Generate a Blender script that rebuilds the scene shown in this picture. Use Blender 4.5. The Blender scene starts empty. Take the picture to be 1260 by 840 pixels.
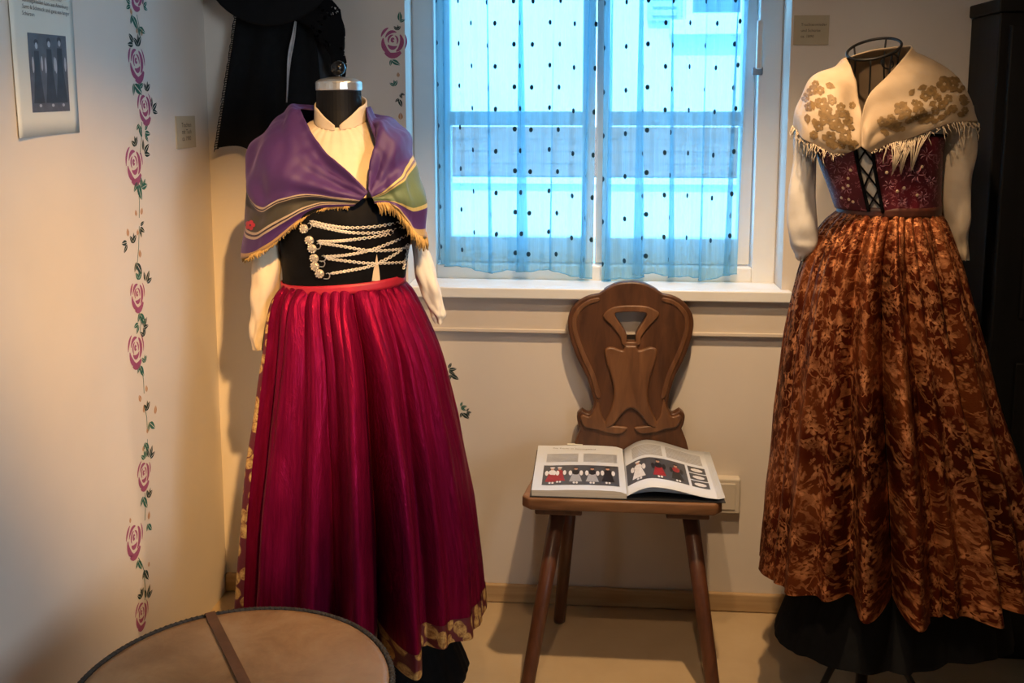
import bpy, bmesh, math, random
from mathutils import Vector, Matrix, noise as mnoise
from mathutils.bvhtree import BVHTree

S = bpy.context.scene
COL = S.collection
rnd = random.Random(7)

# ------------------------------------------------------------------ camera
FPX, CX, CY = 1200.0, 630.0, 290.0          # focal length and principal point in the 1260x840 frame
PSI, TH, HC = math.radians(4.6), math.radians(7.6), 1.34
FW = Vector((-math.sin(PSI) * math.cos(TH), math.cos(PSI) * math.cos(TH), -math.sin(TH)))
RT = Vector((math.cos(PSI), math.sin(PSI), 0))
UP = RT.cross(FW)
CAM = Vector((0, 0, HC))
cam = bpy.data.cameras.new('camera')
cam.sensor_width = 36.0
cam.lens = 36.0 * FPX / 1260.0
cam.shift_y = -(420.0 - CY) / 1260.0
cam.clip_start = 0.05
camo = bpy.data.objects.new('camera', cam)
COL.objects.link(camo)
camo.matrix_world = Matrix.Translation(CAM) @ Matrix((RT, UP, -FW)).transposed().to_4x4()
S.camera = camo

# ------------------------------------------------------------------ world, sun, lamps, exposure
W = bpy.data.worlds.new('sky'); S.world = W; W.use_nodes = True
bg = W.node_tree.nodes['Background']
bg.inputs['Color'].default_value = (0.17, 0.56, 0.95, 1)
bg.inputs['Strength'].default_value = 11.0

def lamp(name, kind, loc, target, energy, color, **kw):
    l = bpy.data.lights.new(name, kind); l.energy = energy; l.color = color
    for k, v in kw.items(): setattr(l, k, v)
    o = bpy.data.objects.new(name, l); COL.objects.link(o); o.location = loc
    d = Vector(target) - Vector(loc)
    o.rotation_euler = d.to_track_quat('-Z', 'Y').to_euler()
    return o

lamp('sun', 'SUN', (0, -5, 10), (1.2, 0, 5.5), 6.0, (1.0, 0.95, 0.86), angle=0.02)
# spot above the chair (warm), spot near the viewer aimed at the left costume, spot for the right costume
lamp('ceiling_spot_chair', 'SPOT', (0.26, 1.62, 2.32), (0.02, 2.20, 0.3), 132, (1.0, 0.66, 0.36),
     spot_size=math.radians(68), spot_blend=0.75, shadow_soft_size=0.03)
lamp('ceiling_spot_left', 'SPOT', (0.22, 0.10, 2.36), (-1.0, 2.32, 0.60), 500, (1.0, 0.55, 0.19),
     spot_size=math.radians(27), spot_blend=1.0, shadow_soft_size=0.025)
lamp('ceiling_spot_right', 'SPOT', (-0.05, 0.75, 2.36), (0.62, 2.05, 0.8), 48, (1.0, 0.66, 0.38),
     spot_size=math.radians(62), spot_blend=0.8, shadow_soft_size=0.03)
lamp('cool_fill_side', 'AREA', (2.05, -1.0, 1.5), (-1.0, 1.15, 1.15), 18, (0.80, 0.90, 1.0), shape='RECTANGLE', size=1.1, size_y=1.2, spread=math.radians(60))  # added cool fill for the left wall; no window opens on this side
po = lamp('window_portal', 'AREA', (0.008, 2.75, 1.40), (0.008, 0, 1.40), 1, (1, 1, 1), shape='RECTANGLE', size=1.0, size_y=1.1)
po.data.cycles.is_portal = True

S.view_settings.view_transform = 'Standard'
S.view_settings.look = 'None'
S.view_settings.exposure = 0.0
S.view_settings.gamma = 1.0
S.view_settings.use_curve_mapping = False

# ------------------------------------------------------------------ pixel helpers (authoring only: every point gets its real distance)
def ray(px, py): return FW + RT * ((px - CX) / FPX) - UP * ((py - CY) / FPX)
def aty(px, py, Y):
    d = ray(px, py); return CAM + d * (Y / d.y)
def atx(px, py, X):
    d = ray(px, py); return CAM + d * (X / d.x)
def atz(px, py, Z):
    d = ray(px, py); return CAM + d * ((Z - HC) / d.z)
def hit(bvh, px, py, off=0.002):
    d = ray(px, py).normalized()
    p, n, i, t = bvh.ray_cast(CAM, d)
    if p is None: return None
    if n.dot(d) > 0: n = -n
    return p + n * off, n

# ------------------------------------------------------------------ materials
def lin(r, g, b):
    f = lambda c: (c / 255 / 12.92) if c / 255 <= 0.04045 else ((c / 255 + 0.055) / 1.055) ** 2.4
    return (f(r), f(g), f(b), 1)

class NT:
    def __init__(self, name):
        self.m = bpy.data.materials.new(name); self.m.use_nodes = True
        self.t = self.m.node_tree; self.b = self.t.nodes['Principled BSDF']
        self.out = self.t.nodes['Material Output']
    def n(self, typ, **kw):
        x = self.t.nodes.new(typ)
        for k, v in kw.items(): setattr(x, k, v)
        return x
    def link(self, a, b): self.t.links.new(a, b)
    def put(self, sock, v):
        if isinstance(v, bpy.types.NodeSocket): self.link(v, sock)
        else: sock.default_value = v
    def math(self, op, a, b=0.0, c=0.0):
        x = self.n('ShaderNodeMath', operation=op)
        self.put(x.inputs[0], a); self.put(x.inputs[1], b); self.put(x.inputs[2], c)
        return x.outputs[0]
    def mix(self, fac, a, b):
        x = self.n('ShaderNodeMix', data_type='RGBA')
        self.put(x.inputs[0], fac); self.put(x.inputs[6], a); self.put(x.inputs[7], b)
        return x.outputs[2]
    def ramp(self, fac, stops, interp='LINEAR'):
        x = self.n('ShaderNodeValToRGB'); cr = x.color_ramp; cr.interpolation = interp
        while len(cr.elements) > 1: cr.elements.remove(cr.elements[-1])
        for i, (p, c) in enumerate(stops):
            e = cr.elements[0] if i == 0 else cr.elements.new(p)
            e.position = p; e.color = c if len(c) == 4 else (*c, 1)
        self.put(x.inputs[0], fac)
        return x.outputs[0]
    def coord(self, which='Object', scale=(1, 1, 1)):
        c = self.n('ShaderNodeTexCoord'); mp = self.n('ShaderNodeMapping')
        mp.inputs['Scale'].default_value = scale
        self.link(c.outputs[which], mp.inputs['Vector'])
        return mp.outputs[0]
    def noise(self, vec, scale=5, detail=4, rough=0.55, dist=0.0):
        x = self.n('ShaderNodeTexNoise'); self.link(vec, x.inputs['Vector'])
        x.inputs['Scale'].default_value = scale; x.inputs['Detail'].default_value = detail
        x.inputs['Roughness'].default_value = rough; x.inputs['Distortion'].default_value = dist
        return x
    def bump(self, h, strength=0.3, dist=0.01):
        x = self.n('ShaderNodeBump'); x.inputs['Strength'].default_value = strength
        x.inputs['Distance'].default_value = dist
        self.put(x.inputs['Height'], h); self.link(x.outputs[0], self.b.inputs['Normal'])
    def done(self, color=None, rough=None, metal=None, sheen=None, spec=None):
        b = self.b
        if color is not None: self.put(b.inputs['Base Color'], color)
        if rough is not None: self.put(b.inputs['Roughness'], rough)
        if metal is not None: self.put(b.inputs['Metallic'], metal)
        if spec is not None: self.put(b.inputs['Specular IOR Level'], spec)
        if sheen is not None:
            b.inputs['Sheen Weight'].default_value = sheen; b.inputs['Sheen Roughness'].default_value = 0.4
        return self.m

MAT = {}
def simple(name, c, rough=0.6, metal=0.0, var=0.12, scale=20, bump=0.0, sheen=None, spec=None, stretch=(1, 1, 1), coord='Object'):
    t = NT(name)
    v = t.coord(coord, stretch); nz = t.noise(v, scale)
    dark = tuple(x * (1 - var) for x in c[:3]) + (1,); light = tuple(min(1, x * (1 + var)) for x in c[:3]) + (1,)
    col = t.ramp(nz.outputs[0], [(0.3, dark), (0.7, light)])
    if bump: t.bump(nz.outputs[0], bump, 0.004)
    MAT[name] = t.done(col, rough, metal, sheen, spec)
    return MAT[name]

simple('wall_plaster', (0.66, 0.60, 0.53, 1), 0.85, var=0.035, scale=3, bump=0.10)
simple('ceiling_white', (0.75, 0.73, 0.70, 1), 0.9, var=0.03)
simple('trim_paint', (0.62, 0.55, 0.47, 1), 0.55, var=0.04, scale=6, bump=0.05)
simple('window_paint', (0.74, 0.75, 0.74, 1), 0.35, var=0.03, scale=8)
simple('black_fabric', (0.0035, 0.0042, 0.0055, 1), 0.85, var=0.3, scale=60, bump=0.2, spec=0.2)
simple('black_velvet', (0.003, 0.003, 0.004, 1), 0.65, var=0.4, scale=40, bump=0.2, spec=0.12)
simple('dark_blue_fabric', (0.030, 0.040, 0.052, 1), 0.75, var=0.3, scale=30)
simple('black_gloss', (0.008, 0.008, 0.009, 1), 0.22, var=0.1)
simple('black_neck', (0.004, 0.004, 0.005, 1), 0.6, var=0.2, spec=0.2)
simple('black_iron', (0.012, 0.011, 0.010, 1), 0.45, metal=0.4, var=0.3, scale=80)
simple('silver', (0.70, 0.69, 0.66, 1), 0.30, metal=0.85, var=0.06, scale=30)
simple('chain_silver', (0.78, 0.74, 0.68, 1), 0.38, metal=0.45, var=0.10, scale=200)
simple('old_silver', (0.62, 0.56, 0.47, 1), 0.40, metal=0.6, var=0.3, scale=300, bump=0.3)
simple('cream_linen', (0.66, 0.54, 0.39, 1), 0.85, var=0.05, scale=40, bump=0.15)
simple('white_linen', (0.66, 0.62, 0.56, 1), 0.85, var=0.04, scale=40, bump=0.15)
simple('red_ribbon', (0.36, 0.012, 0.035, 1), 0.5, var=0.12, scale=60)
simple('brown_ribbon', (0.075, 0.020, 0.010, 1), 0.45, var=0.25, scale=60)
simple('paper', (0.68, 0.68, 0.60, 1), 0.8, var=0.02, scale=8)
simple('card_paper', (0.44, 0.38, 0.27, 1), 0.8, var=0.04, scale=30)
simple('ink', (0.03, 0.028, 0.024, 1), 0.8, var=0.1)
simple('photo_dark', (0.035, 0.036, 0.042, 1), 0.5, var=0.25, scale=40)
simple('photo_grey', (0.10, 0.10, 0.115, 1), 0.5, var=0.2, scale=40)
simple('photo_pale', (0.42, 0.42, 0.44, 1), 0.5, var=0.15, scale=60)
simple('page_cool_white', (0.66, 0.71, 0.78, 1), 0.55, var=0.015, scale=10)  # white paper with the cool window light put into its bluish base
simple('page_edge', (0.60, 0.56, 0.48, 1), 0.8, var=0.2, scale=8, stretch=(1, 1, 120))
simple('book_cover', (0.02, 0.02, 0.022, 1), 0.4, var=0.2)
simple('print_slate', (0.065, 0.07, 0.085, 1), 0.45, var=0.1, scale=30)
simple('print_grey', (0.36, 0.37, 0.40, 1), 0.5, var=0.1, scale=200)
simple('print_red', (0.32, 0.02, 0.03, 1), 0.45, var=0.2, scale=60)
simple('print_white', (0.72, 0.72, 0.74, 1), 0.45, var=0.1, scale=120)
simple('print_black', (0.012, 0.012, 0.016, 1), 0.45, var=0.2, scale=60)
simple('print_skin', (0.52, 0.30, 0.20, 1), 0.45, var=0.1, scale=60)
simple('rose_paint', (0.32, 0.075, 0.17, 1), 0.8, var=0.35, scale=60)
simple('rose_paint_pale', (0.50, 0.22, 0.26, 1), 0.8, var=0.2, scale=60)
simple('leaf_paint', (0.02, 0.13, 0.10, 1), 0.8, var=0.4, scale=60)
simple('leaf_paint_dark', (0.012, 0.035, 0.032, 1), 0.8, var=0.4, scale=60)
simple('bud_paint', (0.46, 0.24, 0.12, 1), 0.8, var=0.25, scale=60)
simple('outlet_plastic', (0.58, 0.53, 0.45, 1), 0.5, var=0.02)
simple('facade_plaster', (0.62, 0.63, 0.62, 1), 0.9, var=0.04, scale=3)
simple('balcony_wood', (0.16, 0.075, 0.05, 1), 0.8, var=0.25, scale=5, stretch=(1, 1, 8))
simple('facade_grey', (0.28, 0.32, 0.36, 1), 0.7, var=0.1)
simple('outside_glass', (0.05, 0.09, 0.13, 1), 0.1, var=0.1)
simple('outside_ground', (0.35, 0.34, 0.31, 1), 0.9, var=0.15, scale=4)
simple('fringe_cream', (0.56, 0.45, 0.32, 1), 0.85, var=0.1)
simple('fringe_gold', (0.42, 0.26, 0.08, 1), 0.7, var=0.3, scale=120, bump=0.4)
simple('sequin_gold', (0.92, 0.70, 0.45, 1), 0.35, metal=0.25, var=0.1)
simple('embroidery_pink', (0.50, 0.22, 0.26, 1), 0.6, var=0.3, scale=100)
simple('black_wood', (0.007, 0.007, 0.007, 1), 0.6, spec=0.25, var=0.3, scale=6, stretch=(6, 6, 0.6))
simple('rope_dark', (0.035, 0.028, 0.022, 1), 0.75, var=0.5, scale=150, bump=0.6)
simple('drum_shell', (0.07, 0.030, 0.014, 1), 0.45, var=0.3, scale=8)
simple('leather_strap', (0.10, 0.040, 0.016, 1), 0.5, var=0.3, scale=20, bump=0.2)

# floor: warm beige smooth covering with faint wear
t = NT('floor_cover'); v = t.coord('Object'); n1 = t.noise(v, 3.0, 5, 0.6); n2 = t.noise(v, 60, 2)
c = t.ramp(n1.outputs[0], [(0.3, (0.40, 0.29, 0.165, 1)), (0.7, (0.50, 0.38, 0.23, 1))])
t.bump(n2.outputs[0], 0.08, 0.003); MAT['floor_cover'] = t.done(c, 0.45)
# pale wood baseboard
t = NT('pale_wood'); v = t.coord('Object', (1.2, 20, 20)); n1 = t.noise(v, 3, 4)
MAT['pale_wood'] = t.done(t.ramp(n1.outputs[0], [(0.3, (0.36, 0.23, 0.11, 1)), (0.7, (0.50, 0.35, 0.19, 1))]), 0.5)
# dark carved walnut
def wood(name, a, b, st, rough=0.42):
    t = NT(name); v = t.coord('Object', st); n1 = t.noise(v, 4, 6, 0.6, 0.6)
    c = t.ramp(n1.outputs[0], [(0.28, a), (0.72, b)]); t.bump(n1.outputs[0], 0.12, 0.003)
    MAT[name] = t.done(c, rough)
wood('walnut', (0.042, 0.016, 0.007, 1), (0.130, 0.052, 0.021, 1), (9, 9, 1.6))
wood('walnut_relief', (0.085, 0.034, 0.014, 1), (0.21, 0.095, 0.040, 1), (9, 9, 1.6))  # paler walnut for the raised carving, so the relief stands out
wood('walnut_seat', (0.16, 0.075, 0.032, 1), (0.30, 0.150, 0.068, 1), (1.5, 9, 9))
wood('walnut_leg', (0.055, 0.019, 0.009, 1), (0.125, 0.045, 0.020, 1), (12, 12, 1.4), 0.38)
# drum hide
t = NT('drum_hide'); v = t.coord('Object'); n1 = t.noise(v, 9, 6, 0.65, 0.4); n2 = t.noise(v, 3, 2)
a = t.ramp(n1.outputs[0], [(0.25, (0.16, 0.075, 0.025, 1)), (0.55, (0.30, 0.170, 0.075, 1)), (0.8, (0.40, 0.27, 0.15, 1))])
c = t.mix(t.ramp(n2.outputs[0], [(0.35, (0, 0, 0, 1)), (0.7, (0.6, 0.6, 0.6, 1))]), a, (0.40, 0.28, 0.18, 1))
t.bump(n1.outputs[0], 0.15, 0.004); MAT['drum_hide'] = t.done(c, 0.5)

# shot silk of the left skirt: fine vertical slubs
def silk(name, a, b, rough, st=(30, 2.5, 1), bump=0.30):
    t = NT(name); v = t.coord('UV', st); n1 = t.noise(v, 4, 5, 0.6)
    v2 = t.coord('UV', (14, 4, 1)); n2 = t.noise(v2, 2.5, 5, 0.65, 0.8)
    c = t.ramp(n1.outputs[0], [(0.3, a), (0.7, b)])
    t.bump(t.math('ADD', t.math('MULTIPLY', n1.outputs[0], 0.25), n2.outputs[0]), bump, 0.02)
    MAT[name] = t.done(c, rough, 0.42)
    t.b.inputs['Sheen Tint'].default_value = (0.9, 0.2, 0.4, 1); t.b.inputs['Specular Tint'].default_value = (0.78, 0.12, 0.22, 1); t.b.inputs['Specular IOR Level'].default_value = 0.12
silk('wine_silk', (0.095, 0.002, 0.019, 1), (0.190, 0.005, 0.039, 1), 0.33)

# rust brocade with woven blossoms
def brocade():
    t = NT('rust_brocade')
    v = t.coord('UV'); nz = t.noise(v, 22, 3, 0.6)
    off = t.n('ShaderNodeVectorMath', operation='MULTIPLY_ADD')
    t.link(nz.outputs['Color'], off.inputs[0]); off.inputs[1].default_value = (0.035, 0.035, 0); t.link(v, off.inputs[2])
    def blossoms(scale, petals, r0, r1, seed):
        mp = t.n('ShaderNodeMapping'); t.link(off.outputs[0], mp.inputs[0]); mp.inputs['Location'].default_value = (seed, seed * 1.7, 0)
        vo = t.n('ShaderNodeTexVoronoi', voronoi_dimensions='2D'); t.link(mp.outputs[0], vo.inputs['Vector']); vo.inputs['Scale'].default_value = scale
        vo.inputs['Randomness'].default_value = 0.85
        # local vector = coords - cell position
        sub = t.n('ShaderNodeVectorMath', operation='SUBTRACT'); t.link(mp.outputs[0], sub.inputs[0]); t.link(vo.outputs['Position'], sub.inputs[1])
        sx = t.n('ShaderNodeSeparateXYZ'); t.link(sub.outputs[0], sx.inputs[0])
        ang = t.math('ARCTAN2', sx.outputs[1], sx.outputs[0])
        pet = t.math('ABSOLUTE', t.math('COSINE', t.math('MULTIPLY', ang, petals / 2)))
        lim = t.math('ADD', r0, t.math('MULTIPLY', pet, r1))
        d = vo.outputs['Distance']
        inside = t.math('MINIMUM', 1.0, t.math('MAXIMUM', 0.0, t.math('MULTIPLY', t.math('SUBTRACT', lim, d), 9.0)))
        core = t.math('GREATER_THAN', d, r0 * 0.42)
        return t.math('MULTIPLY', inside, core)
    a = blossoms(26, 5, 0.16, 0.24, 0.0)
    b = blossoms(52, 4, 0.10, 0.26, 3.3)
    # trailing leaf scrolls
    w = t.noise(off.outputs[0], 17, 2, 0.5, 1.2)
    scroll = t.math('LESS_THAN', t.math('ABSOLUTE', t.math('SUBTRACT', w.outputs[0], 0.5)), 0.022)
    m = t.math('MAXIMUM', t.math('MAXIMUM', a, t.math('MULTIPLY', b, 0.55)), t.math('MULTIPLY', scroll, 0.65))
    big = t.noise(v, 6, 3)
    worn = t.noise(v, 34, 4, 0.7)
    m = t.math('MULTIPLY', m, t.math('MINIMUM', 1.0, t.math('MAXIMUM', 0.10, t.math('MULTIPLY_ADD', worn.outputs[0], 3.6, -1.2))))
    ground = t.ramp(big.outputs[0], [(0.35, (0.036, 0.006, 0.002, 1)), (0.5, (0.075, 0.012, 0.004, 1)), (0.68, (0.16, 0.042, 0.012, 1))])
    c = t.mix(m, ground, (0.56, 0.235, 0.100, 1))
    fine = t.noise(t.coord('UV', (60, 60, 1)), 6, 3)
    t.bump(t.math('ADD', t.math('MULTIPLY', m, 0.5), t.math('MULTIPLY', fine.outputs[0], 0.5)), 0.35, 0.006)
    t.b.inputs['Specular Tint'].default_value = (1.0, 0.55, 0.30, 1)
    rough = t.math('SUBTRACT', 0.40, t.math('MULTIPLY', m, 0.10))
    MAT['rust_brocade'] = t.done(c, rough, 0.38); t.b.inputs['Specular IOR Level'].default_value = 0.2
    t.b.inputs['Sheen Tint'].default_value = (1, 0.55, 0.3, 1)
brocade()

# embroidered bodice cloth (flat woven colour, the sequins are geometry)
t = NT('wine_embroidery'); v = t.coord('Object'); n1 = t.noise(v, 55, 4, 0.7, 1.5); n2 = t.noise(v, 11, 2)
g = t.ramp(n2.outputs[0], [(0.35, (0.055, 0.004, 0.010, 1)), (0.65, (0.16, 0.010, 0.022, 1))])
f = t.ramp(n1.outputs[0], [(0.56, (0, 0, 0, 1)), (0.60, (1, 1, 1, 1)), (0.63, (1, 1, 1, 1)), (0.66, (0, 0, 0, 1))])
t.bump(f, 0.4, 0.002); MAT['wine_embroidery'] = t.done(t.mix(f, g, (0.40, 0.14, 0.16, 1)), 0.5)

# gold galloon on the hem
t = NT('gold_galloon'); v = t.coord('UV'); vo = t.n('ShaderNodeTexVoronoi', voronoi_dimensions='2D'); t.link(v, vo.inputs['Vector']); vo.inputs['Scale'].default_value = 42
nz = t.noise(v, 120, 3, 0.7)
sel = t.ramp(t.math('ADD', vo.outputs['Distance'], t.math('MULTIPLY', nz.outputs[0], 0.35)), [(0.0, (1, 1, 1, 1)), (0.60, (1, 1, 1, 1)), (0.66, (0, 0, 0, 1))])
t.bump(t.math('MULTIPLY', nz.outputs[0], 1.0), 0.5, 0.003)
MAT['gold_galloon'] = t.done(t.mix(sel, (0.10, 0.012, 0.02, 1), t.ramp(nz.outputs[0], [(0.35, (0.20, 0.085, 0.025, 1)), (0.6, (0.56, 0.36, 0.13, 1))])), 0.42, 0.2)

# purple shawl: colour by the distance from the neck edge (v), green-black band, woven stripes
def striped_shawl():
    t = NT('purple_shawl'); c0 = t.coord('UV'); s = t.n('ShaderNodeSeparateXYZ'); t.link(c0, s.inputs[0])
    P = (0.046, 0.014, 0.110, 1); Cc = (0.42, 0.34, 0.24, 1); K = (0.012, 0.010, 0.014, 1); G = (0.030, 0.034, 0.014, 1)
    st = [(0, P), (0.575, Cc), (0.595, K), (0.61, Cc), (0.625, G), (0.815, Cc), (0.833, K), (0.85, Cc), (0.868, P), (0.965, (0.35, 0.22, 0.08, 1))]
    left = t.ramp(s.outputs[1], st, 'CONSTANT')
    Y = (0.50, 0.42, 0.14, 1); G2 = (0.10, 0.16, 0.07, 1)
    st2 = [(0, P), (0.575, Y), (0.60, (0.16, 0.10, 0.10, 1)), (0.615, Y), (0.635, G2), (0.84, Y), (0.86, P), (0.955, (0.40, 0.28, 0.10, 1))]
    right = t.ramp(s.outputs[1], st2, 'CONSTANT')
    col = t.mix(t.math('GREATER_THAN', s.outputs[0], 0.62), left, right)
    nz = t.noise(t.coord('UV', (60, 6, 1)), 5, 3)
    col = t.mix(t.math('MULTIPLY', nz.outputs[0], 0.35), col, (0.05, 0.006, 0.045, 1))
    fine = t.noise(t.coord('Object'), 500, 2)
    t.bump(fine.outputs[0], 0.1, 0.001)
    MAT['purple_shawl'] = t.done(col, 0.62, sheen=0.15)
    t.b.inputs['Sheen Tint'].default_value = (0.55, 0.4, 1, 1)
striped_shawl()

simple('gold_print', (0.20, 0.12, 0.042, 1), 0.65, var=0.35, scale=90)
t = NT('cream_shawl'); v = t.coord('Object'); nz = t.noise(v, 300, 2); n2 = t.noise(v, 9, 3)
t.bump(nz.outputs[0], 0.15, 0.001)
MAT['cream_shawl'] = t.done(t.ramp(n2.outputs[0], [(0.35, (0.39, 0.28, 0.17, 1)), (0.65, (0.52, 0.40, 0.27, 1))]), 0.7, sheen=0.05)

# sheer curtain with woven dots
def curtain_mat():
    t = NT('sheer_curtain'); v = t.coord('UV'); s = t.n('ShaderNodeSeparateXYZ'); t.link(v, s.inputs[0])
    CW, CH = 0.098, 0.058
    row = t.math('DIVIDE', s.outputs[1], CH)
    ri = t.math('FLOOR', row)
    uu = t.math('ADD', t.math('DIVIDE', s.outputs[0], CW), t.math('MULTIPLY', t.math('MODULO', ri, 2.0), 0.5))
    fu = t.math('MULTIPLY', t.math('SUBTRACT', t.math('FRACT', uu), 0.5), CW)
    fv = t.math('MULTIPLY', t.math('SUBTRACT', t.math('FRACT', row), 0.5), CH)
    e = t.math('ADD', t.math('POWER', t.math('DIVIDE', fu, 0.0040), 2.0), t.math('POWER', t.math('DIVIDE', fv, 0.0070), 2.0))
    dot = t.math('LESS_THAN', e, 1.0)
    thread = t.noise(t.coord('UV', (260, 4, 1)), 3, 2)
    tr = t.n('ShaderNodeBsdfTransparent'); tr.inputs[0].default_value = (0.74, 0.95, 1.0, 1)
    tl = t.n('ShaderNodeBsdfTranslucent'); tl.inputs[0].default_value = (0.30, 0.62, 0.78, 1)
    df = t.n('ShaderNodeBsdfDiffuse'); df.inputs[0].default_value = (0.32, 0.54, 0.66, 1)
    m1 = t.n('ShaderNodeMixShader'); m1.inputs[0].default_value = 0.45
    t.link(tl.outputs[0], m1.inputs[1]); t.link(df.outputs[0], m1.inputs[2])
    m2 = t.n('ShaderNodeMixShader')
    t.link(t.math('ADD', 0.40, t.math('MULTIPLY', thread.outputs[0], 0.22)), m2.inputs[0])
    t.link(tr.outputs[0], m2.inputs[1]); t.link(m1.outputs[0], m2.inputs[2])
    dd = t.n('ShaderNodeBsdfDiffuse'); dd.inputs[0].default_value = (0.02, 0.06, 0.10, 1)
    m3 = t.n('ShaderNodeMixShader'); t.link(dot, m3.inputs[0]); t.link(m2.outputs[0], m3.inputs[1]); t.link(dd.outputs[0], m3.inputs[2])
    t.link(m3.outputs[0], t.out.inputs[0]); MAT['sheer_curtain'] = t.m
curtain_mat()
# thin window glass
t = NT('window_glass'); tr = t.n('ShaderNodeBsdfTransparent'); tr.inputs[0].default_value = (0.95, 0.98, 1, 1)
gl = t.n('ShaderNodeBsdfGlossy'); gl.inputs['Roughness'].default_value = 0.02
mx = t.n('ShaderNodeMixShader'); mx.inputs[0].default_value = 0.05
t.link(tr.outputs[0], mx.inputs[1]); t.link(gl.outputs[0], mx.inputs[2]); t.link(mx.outputs[0], t.out.inputs[0]); MAT['window_glass'] = t.m
# black lace with open holes
t = NT('black_lace'); v = t.coord('Object'); vo = t.n('ShaderNodeTexVoronoi', feature='DISTANCE_TO_EDGE'); t.link(v, vo.inputs['Vector']); vo.inputs['Scale'].default_value = 90
nz = t.noise(v, 30, 3)
solid = t.math('MAXIMUM', t.math('LESS_THAN', vo.outputs['Distance'], 0.14), t.math('GREATER_THAN', nz.outputs[0], 0.46))
df = t.n('ShaderNodeBsdfDiffuse'); df.inputs[0].default_value = (0.008, 0.008, 0.009, 1)
tr = t.n('ShaderNodeBsdfTransparent'); mx = t.n('ShaderNodeMixShader')
t.link(solid, mx.inputs[0]); t.link(tr.outputs[0], mx.inputs[1]); t.link(df.outputs[0], mx.inputs[2]); t.link(mx.outputs[0], t.out.inputs[0]); MAT['black_lace'] = t.m

# ------------------------------------------------------------------ object helpers
def root_loc(p):
    while p.parent: p = p.parent
    return p.location.copy()
def obj(name, me, mat, parent=None, smooth=True, solid=0.0, kind=None, sub=0):
    if isinstance(mat, (list, tuple)):
        for m in mat: me.materials.append(MAT[m])
    elif mat: me.materials.append(MAT[mat])
    o = bpy.data.objects.new(name, me); COL.objects.link(o)
    if parent is not None:
        me.transform(Matrix.Translation(-root_loc(parent))); o.parent = parent
    if smooth: me.polygons.foreach_set('use_smooth', [True] * len(me.polygons))
    if solid:
        m = o.modifiers.new('thickness', 'SOLIDIFY'); m.thickness = solid; m.offset = 0
    if sub:
        m = o.modifiers.new('smooth', 'SUBSURF'); m.levels = sub; m.render_levels = sub
    if kind: o['kind'] = kind
    return o
def tag(o, label=None, cat=None, group=None, kind=None):
    for k, v in (('label', label), ('category', cat), ('group', group), ('kind', kind)):
        if v: o[k] = v
    return o
def thing(name, loc, label=None, cat=None, group=None, kind=None):
    o = bpy.data.objects.new(name, None); COL.objects.link(o); o.location = loc; o.empty_display_size = 0.05
    return tag(o, label, cat, group, kind)

class MB:
    """collects shapes into one mesh"""
    def __init__(s): s.v = []; s.f = []; s.uv = None; s.mi = []
    def add(s, vs, fs, mi=0):
        b = len(s.v); s.v += [Vector(x) for x in vs]; s.f += [tuple(i + b for i in f) for f in fs]; s.mi += [mi] * len(fs); return s
    def box(s, lo, hi, mi=0):
        x0, y0, z0 = lo; x1, y1, z1 = hi
        return s.add([(x0, y0, z0), (x1, y0, z0), (x1, y1, z0), (x0, y1, z0), (x0, y0, z1), (x1, y0, z1), (x1, y1, z1), (x0, y1, z1)],
                     [(0, 3, 2, 1), (4, 5, 6, 7), (0, 1, 5, 4), (1, 2, 6, 5), (2, 3, 7, 6), (3, 0, 4, 7)], mi)
    def tube(s, pts, rad, n=8, caps=True, mi=0, flat=None):
        pts = [Vector(p) for p in pts]; L = len(pts)
        if not isinstance(rad, (list, tuple)): rad = [rad] * L
        rings = []; up = None
        for i, p in enumerate(pts):
            d = (pts[min(i + 1, L - 1)] - pts[max(i - 1, 0)])
            d = d.normalized() if d.length > 1e-9 else Vector((0, 0, 1))
            if up is None:
                up = Vector((0, 0, 1)) if abs(d.z) < 0.9 else Vector((0, 1, 0))
            a = (up - d * up.dot(d)).normalized(); b = d.cross(a); up = a
            r = rad[i]
            rings.append([p + (a * math.cos(2 * math.pi * k / n) + b * math.sin(2 * math.pi * k / n)) * r for k in range(n)])
        return s.loft(rings, caps, mi)
    def loft(s, rings, caps=True, mi=0):
        n = len(rings[0]); vs = [v for r in rings for v in r]; fs = []
        for i in range(len(rings) - 1):
            for k in range(n):
                fs.append((i * n + k, i * n + (k + 1) % n, (i + 1) * n + (k + 1) % n, (i + 1) * n + k))
        if caps:
            fs.append(tuple(range(n - 1, -1, -1))); fs.append(tuple((len(rings) - 1) * n + k for k in range(n)))
        return s.add(vs, fs, mi)
    def mesh(s, name='m', recalc=True, bevel=0, seg=2):
        me = bpy.data.meshes.new(name); me.from_pydata(s.v, [], s.f); me.polygons.foreach_set('material_index', s.mi)
        if recalc or bevel:
            bm = bmesh.new(); bm.from_mesh(me); bmesh.ops.recalc_face_normals(bm, faces=bm.faces)
            if bevel:
                bmesh.ops.bevel(bm, geom=[e for e in bm.edges if len(e.link_faces) == 2 and e.calc_face_angle(0) > 0.5], offset=bevel, segments=seg, profile=0.5, affect='EDGES')
            bm.to_mesh(me); bm.free()
        me.update(); return me
    def build(s, name, mat, parent=None, smooth=False, bevel=0, seg=2, **kw):
        return obj(name, s.mesh(name, bevel=bevel, seg=seg), mat, parent, smooth, **kw)

def box(name, lo, hi, mat, parent=None, bevel=0.0, **kw):
    return MB().box(lo, hi).build(name, mat, parent, bevel=bevel, **kw)

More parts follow.
